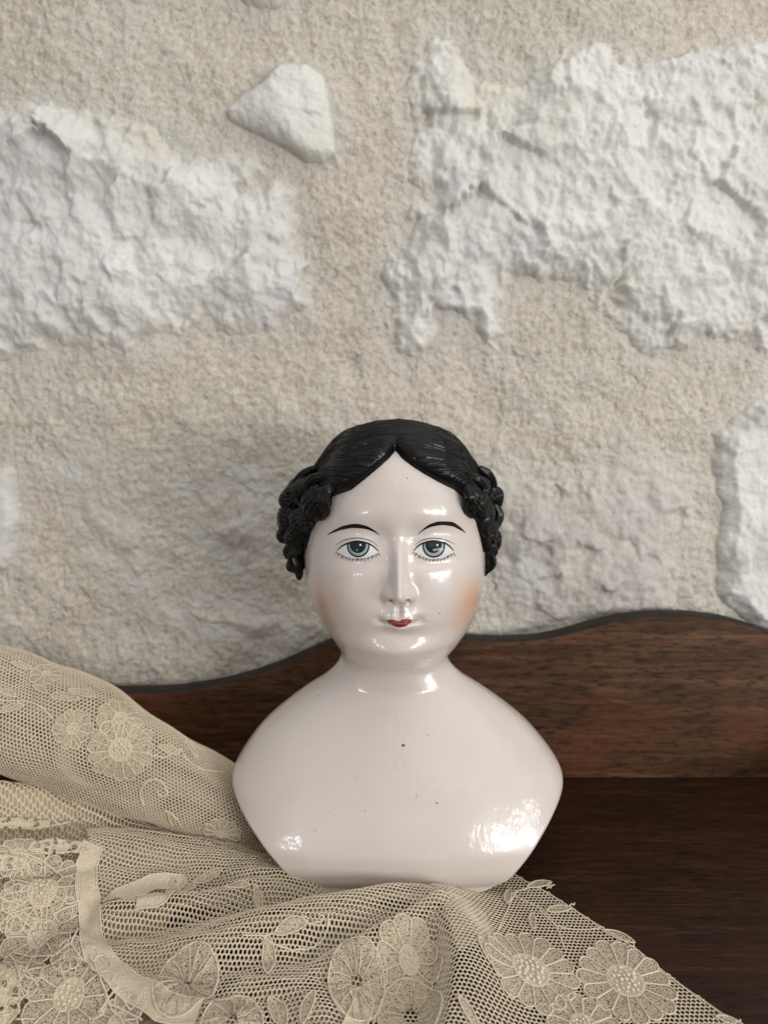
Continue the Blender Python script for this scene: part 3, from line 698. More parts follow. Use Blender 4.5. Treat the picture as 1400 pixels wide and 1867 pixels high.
# wavy locks that carry the combed hair over into the curls
def lock(pts, r0):
    c_ = curve2(pts, 40); P = np.stack([*[np.array(q_) for q_ in (unY(c_[:, 0], c_[:, 1], c_[:, 2])[0], c_[:, 2], unY(c_[:, 0], c_[:, 1], c_[:, 2])[1])]], 1)
    T = np.gradient(P, axis=0); T /= np.linalg.norm(T, axis=1)[:, None]
    A = np.cross(T, np.array([0, -1.0, 0])); A /= np.linalg.norm(A, axis=1)[:, None]; B = np.cross(T, A)
    p = np.linspace(0, 2*math.pi, 36, endpoint=False); t = np.linspace(0, 1, 40)
    rad = r0*0.0002*(0.25+0.75*np.sin(math.pi*np.clip(t*0.93+0.05, 0, 1))**0.7)
    g = 1-0.16*np.abs(np.cos(p*3.5+0.5))[None]**2*np.ones((40, 1))
    V = P[:, None] + (rad[:, None]*g)[..., None]*(np.cos(p)[None, :, None]*A[:, None] + 0.75*np.sin(p)[None, :, None]*B[:, None])
    V[0] = P[0]; V[-1] = P[-1]
    mk('lock', V, gridF(40, 36, True), M_HAIR, hair)
for pts in ([(612, 885, .2520), (596, 894, .2500), (588, 912, .2500), (593, 932, .2520), (582, 948, .2555)], [(600, 868, .2550), (576, 872, .2565), (562, 890, .2590), (564, 912, .2590), (574, 926, .2560)],
            [(575, 852, .2640), (552, 868, .2660), (540, 890, .2680), (546, 912, .2660), (556, 928, .2620)], [(556, 925, .2600), (545, 940, .2640), (550, 958, .2630), (562, 968, .2610)],
            [(532, 915, .2700), (520, 934, .2720), (522, 956, .2710), (536, 968, .2690)], [(552, 962, .2630), (540, 980, .2650), (543, 998, .2660), (530, 1016, .2690)],
            [(545, 1000, .2670), (534, 1016, .2690), (540, 1034, .2690), (547, 1050, .2700)],
            [(836, 882, .2545), (850, 890, .2520), (856, 908, .2510), (852, 926, .2530), (864, 944, .2560)], [(848, 866, .2575), (868, 874, .2580), (880, 892, .2600), (876, 914, .2580), (866, 926, .2565)],
            [(872, 852, .2660), (890, 868, .2680), (897, 888, .2700), (892, 908, .2680)], [(872, 930, .2590), (884, 946, .2610), (880, 964, .2610), (888, 980, .2630)],
            [(900, 918, .2720), (908, 938, .2730), (903, 958, .2710), (894, 970, .2680)], [(886, 975, .2640), (896, 992, .2680), (890, 1010, .2680), (894, 1030, .2700), (884, 1045, .2700)]):
    lock(pts, 10.5)

# ------------------------------------------------------------------ lace cloth
lace = thing('lace_cloth', (-0.05, 0.23, 0.0), 'crumpled ecru net lace cloth with flower appliques spread under the doll bust', 'lace cloth')
def ground(pts):           # (px, py, height) -> world x, y, h
    p = np.array(pts, float); x, y = unZ(p[:, 0], p[:, 1], p[:, 2]); return np.stack([x, y, p[:, 2]], 1)
ridges = []
def ridge(pts, s_front, s_back): ridges.append((curve2(ground(pts), 60), s_front, s_back))
ridge([(250, 1735, .003), (340, 1712, .006), (420, 1690, .008), (490, 1668, .010), (560, 1650, .0115), (640, 1634, .0125), (715, 1622, .0115), (770, 1624, .009), (800, 1632, .006)], .0095, .0060)
ridge([(800, 1642, .010), (750, 1668, .010), (690, 1700, .009), (630, 1735, .007), (570, 1775, .004)], .0075, .0035)
ridge([(795, 1640, .008), (822, 1690, .0105), (834, 1740, .011), (830, 1800, .0105), (818, 1870, .010), (805, 1960, .010)], .011, .0035)
ridge([(842, 1700, .0045), (872, 1715, .006), (884, 1760, .004)], .003, .003)
ridge([(-150, 1660, .012), (0, 1640, .012), (90, 1625, .011), (180, 1605, .009), (260, 1600, .007), (340, 1610, .005)], .010, .008)
ridge([(-150, 1560, .020), (0, 1545, .020), (130, 1530, .018), (240, 1535, .013), (330, 1545, .010), (420, 1565, .008), (500, 1600, .007)], .011, .010)
ridge([(-150, 1490, .024), (0, 1485, .023), (90, 1478, .020), (170, 1500, .013), (230, 1515, .008)], .007, .009)
ridge([(-150, 1440, .033), (0, 1438, .031), (120, 1458, .023), (240, 1506, .012), (330, 1545, .006)], .0050, .016)
ridge([(200, 1660, .0075), (300, 1650, .0075), (400, 1635, .007), (500, 1612, .0065), (560, 1612, .006)], .005, .005)
ridge([(130, 1720, .006), (200, 1770, .005), (300, 1815, .004), (420, 1870, .004)], .006, .005)
ridge([(-100, 1800, .007), (0, 1790, .007), (80, 1770, .006), (140, 1750, .005)], .008, .008)
ridge([(430, 1800, .003), (520, 1790, .0045), (580, 1830, .0045), (600, 1900, .004)], .006, .006)
def H(x, y):
    tot = np.zeros(np.broadcast(x, y).shape)
    for c_, sf, sb in ridges:
        best = np.full(tot.shape, 1e9); bh = np.zeros(tot.shape); side = np.zeros(tot.shape)
        for i in range(len(c_)-1):
            ex, ey = c_[i+1, :2]-c_[i, :2]; L2 = ex*ex+ey*ey+1e-15
            t = np.clip(((x-c_[i, 0])*ex+(y-c_[i, 1])*ey)/L2, 0, 1)
            dx, dy = x-c_[i, 0]-t*ex, y-c_[i, 1]-t*ey; d2 = dx*dx+dy*dy
            m = d2 < best
            best = np.where(m, d2, best); bh = np.where(m, c_[i, 2]*(1-t)+c_[i+1, 2]*t, bh); side = np.where(m, ex*dy-ey*dx, side)
        d = np.sqrt(best); fwd = side*np.sign(c_[-1, 0]-c_[0, 0]) > 0    # True: on the far side
        s = np.where(fwd, sb, sf)
        g = bh*np.exp(-0.5*(d/s)**2)
        tot = np.where(tot > g, tot + 0.18*g, g + 0.18*tot)
    wob = (0.0016*fbm(x*50, y*70, 2.0, 3) + 0.0012*fbm(x*38+y*60, y*120, 6.0, 3, 0.5, True))*sstep(0.03, -0.05, x) + 0.0005*perlin(x*45, y*45, 8)
    return np.maximum(tot + wob + 0.0012, 0.0007)
# tabulate H for speed
hxs = np.linspace(-0.235, 0.115, 420); hys = np.linspace(0.150, 0.345, 260)
HT = np.concatenate([H(*np.meshgrid(hxs, hys[i:i+26], indexing='xy')) for i in range(0, 260, 26)], 0)
def Hq(x, y):
    fx = np.clip((x-hxs[0])/(hxs[1]-hxs[0]), 0, len(hxs)-1.001); fy = np.clip((y-hys[0])/(hys[1]-hys[0]), 0, len(hys)-1.001)
    i = fx.astype(int); j = fy.astype(int); a = fx-i; b = fy-j
    return (HT[j, i]*(1-a)+HT[j, i+1]*a)*(1-b) + (HT[j+1, i]*(1-a)+HT[j+1, i+1]*a)*b
class Sheet:
    def __init__(s, off=0.0): s.off = off; s.st = 1.22
    def P(s, u, v): return np.stack(np.broadcast_arrays(u, v, np.maximum(Hq(u, v)+s.off, 0.0004)), -1)
    def samples(s): return np.meshgrid(np.linspace(-0.21, 0.10, 460), np.linspace(0.17, 0.33, 300))
class Roll:
    def __init__(s, shrink=1.0, ph=0.0):
        pts = [(-170, 1215, .292, 112), (-60, 1262, .290, 106), (40, 1303, .287, 103), (140, 1342, .285, 101), (240, 1388, .284, 92), (320, 1428, .284, 83), (400, 1468, .285, 77), (470, 1502, .288, 68), (560, 1540, .291, 55)]
        W = []
        for a, b, Y, r_ in pts:
            x, z = unY(a, b, Y); W.append((float(x), Y, float(z), r_*Y*1.06/FPX))
        s.c = curve2(W, 240); d = np.r_[0, np.cumsum(np.linalg.norm(np.diff(s.c[:, :3], axis=0), axis=1))]
        s.L = d[234]; s.f = [pchip(d[::6], s.c[::6, k]) for k in range(4)]; s.sh = shrink; s.st = 1.0; s.ph = ph
    def P(s, u, v):
        u, v = np.broadcast_arrays(u, v); u = np.clip(u, 0.002, s.L-0.002)
        c0 = np.stack([s.f[k](u) for k in range(3)], -1); e = 1e-3
        T = np.stack([s.f[k](u+e)-s.f[k](u-e) for k in range(3)], -1); T /= np.linalg.norm(T, axis=-1)[..., None]+1e-12
        A = np.cross(T, np.array([0, -1.0, 0])); A /= np.linalg.norm(A, axis=-1)[..., None]     # across, upward
        A = np.where(A[..., 2:3] < 0, -A, A); Bv = np.cross(T, A); Bv = np.where(Bv[..., 1:2] > 0, -Bv, Bv)   # to the viewer
        r_ = s.f[3](u)*s.sh; a = v/0.019
        wob = 1 + 0.045*np.sin(2*a+u*60+s.ph) + 0.035*np.sin(3*a-u*95+1+s.ph) + 0.10*perlin(u*45, np.cos(a)*1.3+s.ph, np.sin(a)*1.3)
        return c0 + (r_*wob)[..., None]*(np.cos(a)[..., None]*Bv*0.92 + np.sin(a)[..., None]*A)
    def samples(s): return np.meshgrid(np.linspace(0, s.L, 360), np.linspace(-1.1*0.019, 1.75*0.019, 220))
def prepare(s):
    u, v = s.samples(); P = s.P(u, v); px, py, d = project(P[..., 0], P[..., 1], P[..., 2])
    s.tab = (u.ravel(), v.ravel(), px.ravel(), py.ravel(), d.ravel())
    return s
def locate(s, px, py):
    u, v, X, Y, D_ = s.tab
    q_ = (X-px)**2 + (Y-py)**2; near = q_ < max(q_.min()*2.5, 9.0)
    i = np.where(near)[0]; k = i[np.argmin(D_[i])]; return u[k], v[k]
def SPN(s, u, v, lift=0.0):
    P = s.P(u, v)
    e = 2e-4
    n = np.cross(s.P(u+e, v)-s.P(u-e, v), s.P(u, v+e)-s.P(u, v-e)); n /= np.linalg.norm(n, axis=-1)[..., None]+1e-15
    flip = np.sum(n*(P-CAM), -1) > 0
    if isinstance(s, Sheet): flip = n[..., 2] < 0
    n = np.where(flip[..., None], -n, n)
    return P + np.asarray(lift)[..., None]*n

sheet = prepare(Sheet()); roll = prepare(Roll())
EDGE = np.array([unZ(a, b, 0.001) for a, b in [(900, 1560), (940, 1597), (995, 1628), (1060, 1668), (1150, 1726), (1240, 1796), (1340, 1868), (1480, 1985)]])
edge_x = pchip(EDGE[:, 1], EDGE[:, 0])
def net(name, s, u0, u1, v0, v1, pitch, mask=None, strand=0.27, lift=0.0, rot=0.0, closed=None):
    p = pitch; hgt = p*math.sqrt(3)/2; st = s.st
    nu = int((u1-u0)/p)+2; nv = int((v1-v0)/(hgt*st))+2
    I, J = np.meshgrid(np.arange(nu), np.arange(nv)); cu = (u0 + p*(I + 0.5*(J % 2))).ravel(); cv = (v0 + hgt*st*J).ravel()
    if mask is not None:
        k = mask(cu, cv); cu, cv = cu[k], cv[k]
    a = R(30) + np.arange(6)*R(60); rr_ = p/math.sqrt(3)
    rings = []
    for fr, lf in ((1.0, 0.00016), (1-strand*0.62, 0.00010), (1-strand, -0.00010)):
        ang = a if fr == 1 else a
        U = cu[:, None] + rr_*fr*np.cos(ang)[None]; Vv = cv[:, None] + st*rr_*fr*np.sin(ang)[None]
        rings.append((U, Vv, lf))
    n = len(cu)
    jit = lambda U, V_: (U + 0.10*p*perlin(U*260, V_*260, 1.0), V_ + 0.10*p*st*perlin(U*260, V_*260, 6.0))
    # share the ridge vertices
    key = np.round(np.stack([rings[0][0].ravel()/p*64, rings[0][1].ravel()/p*64], 1)).astype(int)
    uq, inv = np.unique(key[:, 0]*1000003 + key[:, 1], return_inverse=True)
    first = np.zeros(len(uq), int); first[inv] = np.arange(n*6)
    U0 = rings[0][0].ravel()[first]; V0 = rings[0][1].ravel()[first]
    Vs = [SPN(s, *jit(U0, V0), lift + rings[0][2])]
    i0 = inv.reshape(n, 6); off = len(U0)
    Fs = []; prev = i0
    for U, Vv, lf in rings[1:]:
        Vs.append(SPN(s, *jit(U.ravel(), Vv.ravel()), lift + lf)); idx = off + np.arange(n*6).reshape(n, 6); off += n*6
        for k in range(6):
            Fs.append(np.stack([prev[:, k], prev[:, (k+1) % 6], idx[:, (k+1) % 6], idx[:, k]], 1))
        prev = idx
    o = mk(name, np.concatenate(Vs), np.concatenate(Fs), M_NET, lace); return o
def left_open(x, y):      # the openwork part at the front left is not net
    px, py, _ = project(x, y, Hq(x, y))
    lim = np.interp(py, [1380, 1530, 1600, 1690, 1740, 1800, 1850, 2100], [100, 165, 160, 152, 185, 250, 330, 420])
    return px > lim
pit = 0.00136
net('net_ground', sheet, -0.20, 0.10, 0.175, 0.326, pit, lambda x, y: (x < edge_x(y)) & left_open(x, y) & ((y < 0.262) | (x < 0.035)), 0.26)
sheet2 = Sheet(-0.0036); sheet2.st = 1.15
net('net_underlayer', sheet2, -0.20, 0.10, 0.175, 0.326, pit*1.02, lambda x, y: (x < np.minimum(edge_x(y)-0.003, 0.022+0.02*np.sin(y*60))) & ((Hq(x, y) > 0.0042) | (x < -0.06)), 0.30)
net('net_fold', roll, 0.0, roll.L, -0.019*math.pi, 0.019*math.pi*0.995, pit, None, 0.29)
roll2 = Roll(0.86, 1.7)
net('net_fold_lining', roll2, 0.0, roll2.L, -0.019*math.pi, 0.019*math.pi*0.995, pit*1.03, None, 0.31)
# the layers gathered underneath at the left
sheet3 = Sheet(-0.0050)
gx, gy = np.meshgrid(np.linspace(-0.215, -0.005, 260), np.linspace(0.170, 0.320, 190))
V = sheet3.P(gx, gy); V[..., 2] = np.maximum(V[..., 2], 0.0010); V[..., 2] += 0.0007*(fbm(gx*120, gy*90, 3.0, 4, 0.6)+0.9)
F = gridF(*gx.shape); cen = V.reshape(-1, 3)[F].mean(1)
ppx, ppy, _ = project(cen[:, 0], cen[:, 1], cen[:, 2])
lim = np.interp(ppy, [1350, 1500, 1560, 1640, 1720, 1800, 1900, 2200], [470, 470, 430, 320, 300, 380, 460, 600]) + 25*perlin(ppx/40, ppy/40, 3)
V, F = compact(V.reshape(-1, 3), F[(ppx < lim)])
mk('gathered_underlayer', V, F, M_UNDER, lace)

# --- motifs -------------------------------------------------------
def patch(s, u, v, lift): return SPN(s, u, v, lift), gridF(*u.shape)
def cord(s, pts, rad=0.00030, n=None, parent=None, name='cord', mat=None, lift=None, px=True):
    pts = curve2(pts, n or max(12, int(len(pts)*9)))
    if px: uv = np.array([locate(s, a, b) for a, b in pts])
    else: uv = pts
    # relax the sampled track
    for _ in range(3): uv[1:-1] = 0.25*uv[:-2]+0.5*uv[1:-1]+0.25*uv[2:]
    P = SPN(s, uv[:, 0], uv[:, 1], np.full(len(uv), rad*0.6 if lift is None else lift))
    V, F = tube_mesh(P, rad, 7)
    return mk(name, V, F, mat or M_CORD, parent or lace)
def flower(s, px, py, rad, petals=14, rot=0.0, inner=0.40, aspect=1.0, label=None, knots=26, uv=None):
    cu, cv = uv if uv is not None else locate(s, px, py); st = s.st*aspect
    rg = random.Random(int(px*7+py))
    def loc(r_, a): return cu + r_*np.cos(a), cv + st*r_*np.sin(a)
    # centre: a stitched disc with a raised ring
    r_, a = np.meshgrid(np.linspace(0.0, inner*1.06, 14)*rad, np.linspace(0, 2*math.pi, 60), indexing='ij')
    ring = np.exp(-((r_/rad-inner*0.96)/0.045)**2)
    lift = 0.00026 + 0.00042*ring + 0.00012*perlin(r_*2500*np.cos(a), r_*2500*np.sin(a), px)
    fo = mk('flower', *patch(s, *loc(r_, a), lift), M_APP, lace, label=label)
    # seed knots
    kn = []
    for k in range(knots):
        rr_ = rad*inner*0.82*math.sqrt((k+0.5)/knots); aa = k*2.399+rot
        u_, v_ = loc(np.array([rr_]), np.array([aa])); c0 = SPN(s, u_, v_, np.array([0.00045]))[0]
        t, f = np.meshgrid(np.linspace(0.1, math.pi-0.1, 6), np.linspace(0, 2*math.pi, 8, endpoint=False), indexing='ij')
        kr = rad*0.048*rg.uniform(0.75, 1.2)
        kn.append((c0 + kr*np.stack([np.sin(t)*np.cos(f), np.sin(t)*np.sin(f), np.cos(t)], -1), gridF(6, 8, True)))
    if kn: mk('seed_knots', *join(kn), M_CORD, fo)
    for k in range(petals):
        a0 = rot + 2*math.pi*k/petals; da = math.pi/petals*0.985; rl_ = rad*rg.uniform(0.93, 1.05)
        S, T = np.meshgrid(np.linspace(-1, 1, 11), np.linspace(0, 1, 15), indexing='ij')
        r_ = inner*rad + (rl_-inner*rad)*T
        wid = da*np.sqrt(np.clip(1-np.clip((T-0.72)/0.29, 0, 1)**2, 0.0, 1))
        aa = a0 + S*wid
        edge = np.maximum(np.abs(S)**5, np.clip((T-0.86)/0.14, 0, 1)**2)
        lift = 0.00012 + 0.00022*edge + 0.00012*np.sin(T*26+k)*(1-edge)*0.6 + 0.00022*(1-S*S)
        lift = np.where((np.abs(S) > 0.99) | (T > 0.999), 0.00006, lift)
        Vp, Fp = patch(s, *loc(r_, aa), lift)
        rim = np.r_[np.stack([np.full(15, -1.0), T[0]], 1), np.stack([S[1:-1, 0], np.full(9, 1.0)], 1), np.stack([np.full(15, 1.0), T[0][::-1]], 1)]
        rr2 = inner*rad + (rl_-inner*rad)*rim[:, 1]; ra2 = a0 + rim[:, 0]*da*np.sqrt(np.clip(1-np.clip((rim[:, 1]-0.72)/0.29, 0, 1)**2, 0, 1))
        Vt, Ft = tube_mesh(SPN(s, *loc(rr2, ra2), np.full(len(rim), 0.00036)), max(rad*0.017, 0.00025), 5)
        Va, Fa = join([(Vp, Fp), (Vt, Ft)])
        mk('petal', Va, Fa, M_FILL, fo, mat2=M_CORD, idx2=np.r_[np.zeros(len(Fp)), np.ones(len(Ft))])
    return fo
def leaf(s, px, py, length, ang, width=0.34, label=None, uv=None, mat=None):
    cu, cv = uv if uv is not None else locate(s, px, py)
    L = length; ca, sa = math.cos(R(ang)), math.sin(R(ang))
    T, S = np.meshgrid(np.linspace(-1, 1, 22), np.linspace(-1, 1, 9), indexing='ij')
    w_ = width*L*0.5*np.clip(1-np.abs(T)**1.9, 0, 1)**0.8+1e-6
    x = T*L/2; y = S*w_ + 0.04*L*np.cos(T*1.4)
    u = cu + x*ca - y*sa; v = cv + s.st*(x*sa + y*ca)
    e = np.maximum(np.abs(S)**4, np.abs(T)**8)
    lift = 0.00014 + 0.00046*e + 0.00010*np.sin(T*30)*(1-e)
    lift = np.where(np.abs(S) > 0.99, 0.00005, lift)
    Vp, Fp = patch(s, u, v, lift)
    ru = np.r_[u[:, 0], u[::-1, -1], u[:1, 0]]; rv = np.r_[v[:, 0], v[::-1, -1], v[:1, 0]]
    Vt, Ft = tube_mesh(SPN(s, ru, rv, np.full(len(ru), 0.00036)), 0.00024, 5)
    Va, Fa = join([(Vp, Fp), (Vt, Ft)])
    return mk('leaf', Va, Fa, M_FILL, lace, label=label, mat2=M_CORD, idx2=np.r_[np.zeros(len(Fp)), np.ones(len(Ft))])
def coil(s, px, py, rad, rot=0.0, hole=0.16, aspect=1.0, label=None, folds=11):
    cu, cv = locate(s, px, py); st = s.st*aspect
    r_, a = np.meshgrid(np.linspace(hole, 1.0, 18), np.linspace(0, 2*math.pi, 110), indexing='ij')
    ir = random.Random(int(px)); ph = np.array([ir.uniform(-0.25, 0.25) for _ in range(folds+1)])
    t = a/(2*math.pi)*folds; fold = np.abs(np.sin(math.pi*(t + np.interp(t, np.arange(folds+1), ph))))**6
    fold = 1-np.abs(np.cos(math.pi*(t + np.interp(t, np.arange(folds+1), ph))))**14
    lift = 0.0003 + 0.0005*np.exp(-((r_-0.97)/0.04)**2) + 0.0009*(1-fold)*(1-r_)**0.4 + 0.00012*np.sin(a*47)*r_ + 0.0003*np.exp(-((r_-hole)/0.05)**2)
    lift = np.where(r_ > 0.995, 0.0001, lift)
    u = cu + rad*r_*np.cos(a+rot); v = cv + st*rad*r_*np.sin(a+rot)
    o = mk('tape_coil', *patch(s, u, v, lift), M_FILL, lace, label=label)
    for k_ in range(folds):            # drawn threads that gather the tape
        ak = 2*math.pi*(k_+ir.uniform(-0.3, 0.3))/folds; rk = np.linspace(hole, ir.uniform(0.7, 0.95), 12)
        Vt, Ft = tube_mesh(SPN(s, cu+rad*rk*np.cos(ak+0.25*rk), cv+st*rad*rk*np.sin(ak+0.25*rk), np.full(12, 0.00075)), 0.00017, 5); mk('drawn_thread', Vt, Ft, M_CORD, o)
    aa = np.linspace(0, 2*math.pi, 80)
    P = SPN(s, cu+rad*0.97*np.cos(aa), cv+st*rad*0.97*np.sin(aa), np.full(80, 0.0006)); V, F = tube_mesh(P, 0.00028, 6)
    mk('edge_cord', V, F, M_CORD, o)
    return o
def tape(s, pts, width, label=None, ncross=9, lift0=0.0003):
    c_ = curve2(pts, max(30, len(pts)*10)); uv = np.array([locate(s, a, b) for a, b in c_])
    for _ in range(6): uv[1:-1] = 0.25*uv[:-2]+0.5*uv[1:-1]+0.25*uv[2:]
    q_ = uv*np.array([1, 1/s.st]); T = np.gradient(q_, axis=0); T /= np.linalg.norm(T, axis=1)[:, None]+1e-12
    Nn = np.stack([-T[:, 1], T[:, 0]], 1); S = np.linspace(-1, 1, ncross)
    P = q_[:, None] + Nn[:, None]*S[None, :, None]*width/2
    e = np.abs(S)**4; lift = np.broadcast_to(lift0 + 0.0004*e[None], P.shape[:2]) + 0.00025*perlin(np.arange(len(q_))[:, None]*0.35, S[None]*1.2, 2.0)
    o = mk('tape', *patch(s, P[..., 0], P[..., 1]*s.st, lift), M_APP, lace, label=label)
    for sd in (-1, 1):
        Pc = SPN(s, (q_+Nn*sd*width/2)[:, 0], (q_+Nn*sd*width/2)[:, 1]*s.st, np.full(len(q_), lift0+0.0004))
        V, F = tube_mesh(Pc, 0.00026, 6); mk('edge_cord', V, F, M_CORD, o)
    return o
def panel(s, poly, holes, label=None, seed=1.0):     # dense needle-lace panel pierced by eyelets
    poly = np.array(poly, float); lo = poly.min(0)-3; hi = poly.max(0)+3
    gx, gy = np.meshgrid(np.arange(lo[0], hi[0], 1.0), np.arange(lo[1], hi[1], 1.0))
    d = polydist(np.stack([gx, gy], -1), poly)
    hd = np.full(gx.shape, 1e9)
    for (a, b, r1, r2, ro) in holes:
        c_, s_ = math.cos(ro), math.sin(ro); dx, dy = gx-a, gy-b
        hd = np.minimum(hd, (np.sqrt(((dx*c_+dy*s_)/r1)**2 + ((-dx*s_+dy*c_)/r2)**2)-1)*min(r1, r2))
    # px -> sheet by interpolation between located anchors
    ax = np.linspace(lo[0], hi[0], 9); ay = np.linspace(lo[1], hi[1], 9)
    AN = np.array([[locate(s, a, b) for a in ax] for b in ay])
    for _ in range(2): AN[1:-1, 1:-1] = 0.5*AN[1:-1, 1:-1] + 0.125*(AN[:-2, 1:-1]+AN[2:, 1:-1]+AN[1:-1, :-2]+AN[1:-1, 2:])
    fx = (gx-lo[0])/(hi[0]-lo[0])*8; fy = (gy-lo[1])/(hi[1]-lo[1])*8
    i = np.clip(fx.astype(int), 0, 7); j = np.clip(fy.astype(int), 0, 7); a = (fx-i)[..., None]; b = (fy-j)[..., None]
    uv = (AN[j, i]*(1-a)+AN[j, i+1]*a)*(1-b) + (AN[j+1, i]*(1-a)+AN[j+1, i+1]*a)*b
    rim = np.exp(-((d-2.5)/2.0)**2) + np.exp(-((hd-1.6)/1.5)**2)
    lift = 0.0005 + 0.0006*np.clip(rim, 0, 1) + 0.00035*perlin(gx/7, gy/7, seed)
    P = SPN(s, uv[..., 0], uv[..., 1], lift); F = gridF(*gx.shape)
    k = (np.minimum(d, hd).reshape(-1)[F] > 0).all(1)
    V, F = compact(P.reshape(-1, 3), F[k]); return mk('needle_lace_panel', V, F, M_APP, lace, label=label)

# right hand corner of the cloth, flat on the wood
PM = 0.000168
flower(sheet, 968, 1770, 82*PM, 15, 0.2, 0.40, 0.98, 'flower nearest the doll on the flat corner')
flower(sheet, 1138, 1788, 82*PM, 15, 0.5, 0.38, 1.0, 'flower next to the cut edge')
flower(sheet, 1062, 1872, 62*PM, 13, 0.1, 0.36, 1.0, 'flower cut by the bottom of the picture')
for a in [(926, 1634, 46, 70), (983, 1613, 56, 12), (973, 1678, 42, 80), (1020, 1657, 56, 10), (1126, 1708, 58, -32), (882, 1728, 46, -70), (853, 1846, 54, -62),
          (1330, 1862, 40, -20)]:
    leaf(sheet, a[0], a[1], a[2]*PM, a[3], 0.30)
for pts in ([(940, 1622), (925, 1660), (905, 1700), (896, 1716)], [(932, 1628), (955, 1640), (985, 1655), (1015, 1690), (1030, 1730)], [(985, 1660), (1020, 1688), (1060, 1694), (1100, 1690)],
            [(1010, 1612), (960, 1618), (935, 1628)]):
    cord(sheet, pts, 0.00022)
ee = [(935, 1597), (975, 1612), (1010, 1640), (1060, 1669), (1110, 1700), (1150, 1727), (1200, 1764), (1260, 1812), (1335, 1868), (1400, 1925)]
cord(sheet, [(edge_x(y)-0.0002, y) for y in np.linspace(0.190, 0.326, 40)], 0.00026, 160, name='cut_edge', px=False)
for (a, b) in [(1002, 1617), (1044, 1648), (1152, 1724), (1346, 1862)]:
    x, y = unZ(a, b, 0.002); tw = np.array([[0, 0, 0], [.0008, .0003, .0006], [.0015, .0001, .0003], [.0019, .0006, .0009]]) + np.array([x-0.0012, y, 0.0012])
    V, F = tube_mesh(curve2(tw, 12), 0.00022, 6); mk('loose_thread', V, F, M_CORD, lace)
# hump in front of the doll
leaf(sheet, 487, 1748, 66*PM, -78, 0.36); leaf(sheet, 532, 1690, 60*PM, 16, 0.34); leaf(sheet, 470, 1640, 44*PM, -62, 0.34); leaf(sheet, 432, 1612, 50*PM, 10, 0.3)
leaf(sheet, 380, 1600, 64*PM, 30, 0.26); leaf(sheet, 330, 1622, 60*PM, 12, 0.30); leaf(sheet, 560, 1835, 50*PM, 75, 0.40); leaf(sheet, 505, 1845, 58*PM, -50, 0.42)
cord(sheet, [(478, 1704), (500, 1720), (540, 1731), (570, 1728), (592, 1708), (600, 1680), (598, 1664)], 0.00030)
cord(sheet, [(446, 1706), (478, 1706), (500, 1702)], 0.00026)
cord(sheet, [(552, 1665), (560, 1680), (580, 1682), (592, 1672), (578, 1664)], 0.00026)
coil(sheet, 652, 1795, 50*PM, 0.4, 0.20, 1.25, 'oval gathered coil on the hump')
tape(sheet, [(655, 1800), (662, 1830), (650, 1862), (632, 1905)], 34*PM)
coil(sheet, 748, 1858, 56*PM, 1.4, 0.22, 1.2)
flower(sheet, 748, 1752, 60*PM, 9, 0.4, 0.30, 1.0, 'crumpled flower on the hump', 9)
cord(sheet, [(700, 1742), (706, 1772), (702, 1805), (690, 1840), (676, 1880)], 0.00030)
# tape sweeping round the net on the left
tape(sheet, [(172, 1540), (160, 1580), (158, 1620), (166, 1655), (165, 1690), (178, 1735), (215, 1775), (265, 1812), (320, 1838), (365, 1840)], 38*PM, 'plain tape bounding the net')
coil(sheet, 342, 1795, 55*PM, 0.9, 0.13, 1.15, 'round gathered coil ending the tape')
coil(sheet, 425, 1862, 50*PM, 0.2, 0.14, 1.1)
tape(sheet, [(200, 1640), (245, 1625), (290, 1608), (330, 1610), (300, 1632), (250, 1642)], 26*PM)
rr = random.Random(11)
def holes_in(cx_, cy_, n, r0, r1, s0, s1, tilt=0.0, sq=0.7):
    hs = []
    for k in range(n):
        a = 2*math.pi*k/n + rr.uniform(-.15, .15); r_ = rr.uniform(r0, r1)
        hs.append((cx_+r_*math.cos(a), cy_+sq*r_*math.sin(a), rr.uniform(s0, s1)*1.2, rr.uniform(s0, s1)*0.75, math.atan2(sq*math.sin(a), math.cos(a))))
    return hs
def blob(cx_, cy_, rx, ry, n=16, j=0.10, rot=0):
    return [(cx_+rx*(1+rr.uniform(-j, j))*math.cos(2*math.pi*k/n+rot), cy_+ry*(1+rr.uniform(-j, j))*math.sin(2*math.pi*k/n+rot)) for k in range(n)]
flower(sheet, 130, 1815, 70*PM, 11, 0.3, 0.34, 1.05, 'openwork flower at the bottom left', 16)
flower(sheet, 78, 1618, 72*PM, 12, 0.1, 0.36, 0.9, None, 16)
flower(sheet, 80, 1702, 70*PM, 12, 0.5, 0.36, 0.95, None, 16)
flower(sheet, 30, 1772, 44*PM, 10, 0.2, 0.34, 1.0, None, 10); flower(sheet, 30, 1655, 42*PM, 10, 0.7, 0.34, 0.8, None, 10); flower(sheet, 128, 1742, 30*PM, 8, 0.1, 0.34, 1.0, None, 6)
flower(sheet, 215, 1862, 40*PM, 9, 0.3, 0.34, 1.0, None, 8); flower(sheet, 40, 1560, 46*PM, 11, 0.3, 0.34, 0.7, None, 8)
for k_ in range(22):        # fine tie threads between the motifs
    a0_, b0_ = rr.uniform(-10, 150), rr.uniform(1540, 1860); an_ = rr.uniform(0, 6.28); L_ = rr.uniform(18, 34)
    cord(sheet, [(a0_, b0_), (a0_+0.5*L_*math.cos(an_)+rr.uniform(-3, 3), b0_+0.35*L_*math.sin(an_)), (a0_+L_*math.cos(an_), b0_+0.7*L_*math.sin(an_))], 0.00021, 9, name='thread_bar', lift=0.0006)
panel(sheet, blob(-10, 1820, 52, 60), holes_in(0, 1820, 9, 22, 36, 4, 6), None, 4.0)
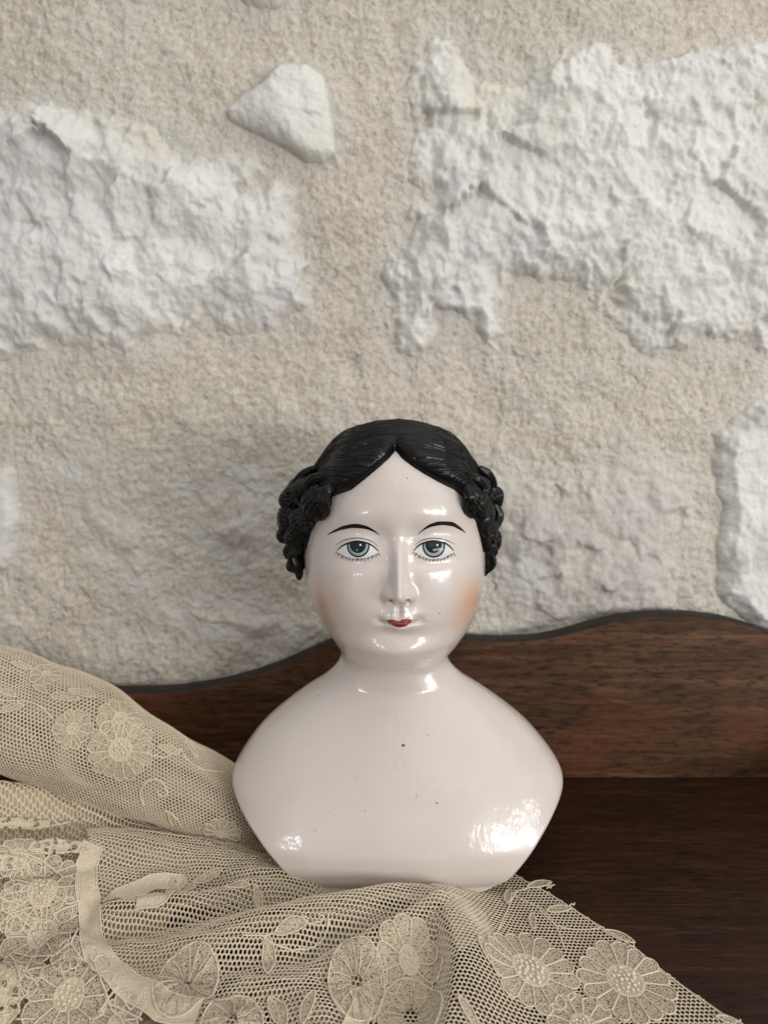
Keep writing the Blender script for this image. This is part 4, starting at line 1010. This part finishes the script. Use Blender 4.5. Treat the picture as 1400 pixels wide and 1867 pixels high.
panel(sheet, blob(105, 1545, 60, 14), holes_in(105, 1545, 8, 20, 40, 3, 5, sq=0.3), None, 5.0)
panel(sheet, blob(35, 1502, 66, 12), holes_in(35, 1502, 9, 20, 44, 3, 4.5, sq=0.25), None, 6.0)
panel(sheet, blob(10, 1575, 50, 16), holes_in(10, 1575, 6, 16, 30, 3, 5, sq=0.3), None, 7.0)
# thread bars tying the openwork together
bars = [((20, 1555), (55, 1560)), ((55, 1560), (80, 1572)), ((80, 1572), (105, 1590)), ((105, 1590), (140, 1578)), ((105, 1590), (118, 1602)), ((80, 1572), (95, 1556)), ((140, 1578), (150, 1556)),
        ((140, 1650), (100, 1668)), ((60, 1655), (20, 1668)), ((150, 1690), (130, 1720)), ((130, 1720), (100, 1745)), ((130, 1720), (162, 1760)), ((100, 1745), (60, 1748)), ((60, 1748), (48, 1772)),
        ((60, 1748), (30, 1740)), ((165, 1745), (188, 1790)), ((188, 1790), (205, 1840)), ((205, 1840), (225, 1867)), ((205, 1800), (240, 1845)), ((48, 1772), (70, 1800)), ((20, 1740), (40, 1790)),
        ((5, 1640), (40, 1652)), ((120, 1650), (150, 1640)), ((60, 1650), (95, 1652)), ((200, 1830), (260, 1862)), ((180, 1850), (215, 1800)), ((0, 1500), (60, 1510)), ((60, 1510), (130, 1500)), ((95, 1490), (120, 1515))]
for a, b in bars:
    m = ((a[0]+b[0])/2 + rr.uniform(-2, 2), (a[1]+b[1])/2 + rr.uniform(-2, 2))
    cord(sheet, [a, m, b], 0.00030, 12, name='thread_bar', lift=0.0007)
# on the puffed fold at the upper left
flower(roll, 222, 1366, 64*PM, 15, 0.1, 0.34, 1.0, 'full flower in the middle of the puffed fold', 18)
flower(roll, 135, 1328, 40*PM, 10, 0.4, 0.30, 1.0, None, 8)
flower(roll, 222, 1308, 46*PM, 11, 0.2, 0.30, 1.0, None, 8)
flower(roll, 405, 1522, 38*PM, 11, 0.2, 0.30, 1.0, None, 8)
flower(roll, 85, 1228, 34*PM, 9, 0.6, 0.30, 1.0, None, 6)
for (a, b, L, an) in [(22, 1290, 48, 35), (12, 1262, 44, 0), (75, 1255, 40, -10), (118, 1270, 56, 12), (150, 1262, 56, 8), (310, 1366, 50, 14), (350, 1364, 50, -24), (180, 1250, 40, -20), (312, 1494, 44, -60),
                      (40, 1212, 44, 8), (128, 1420, 0, 0)]:
    if L: leaf(roll, a, b, L*PM, an, 0.30)
cord(roll, [(262, 1470), (256, 1448), (268, 1428), (288, 1420), (302, 1430), (308, 1446), (298, 1454), (288, 1448), (290, 1438)], 0.00034)
cord(roll, [(330, 1362), (345, 1385), (375, 1402), (412, 1406)], 0.00028)
cord(roll, [(0, 1275), (45, 1276), (80, 1290), (98, 1310)], 0.00028)
cord(roll, [(300, 1480), (318, 1490), (330, 1508)], 0.00030)
cord(roll, [(268, 1372), (300, 1380), (330, 1364)], 0.00026)
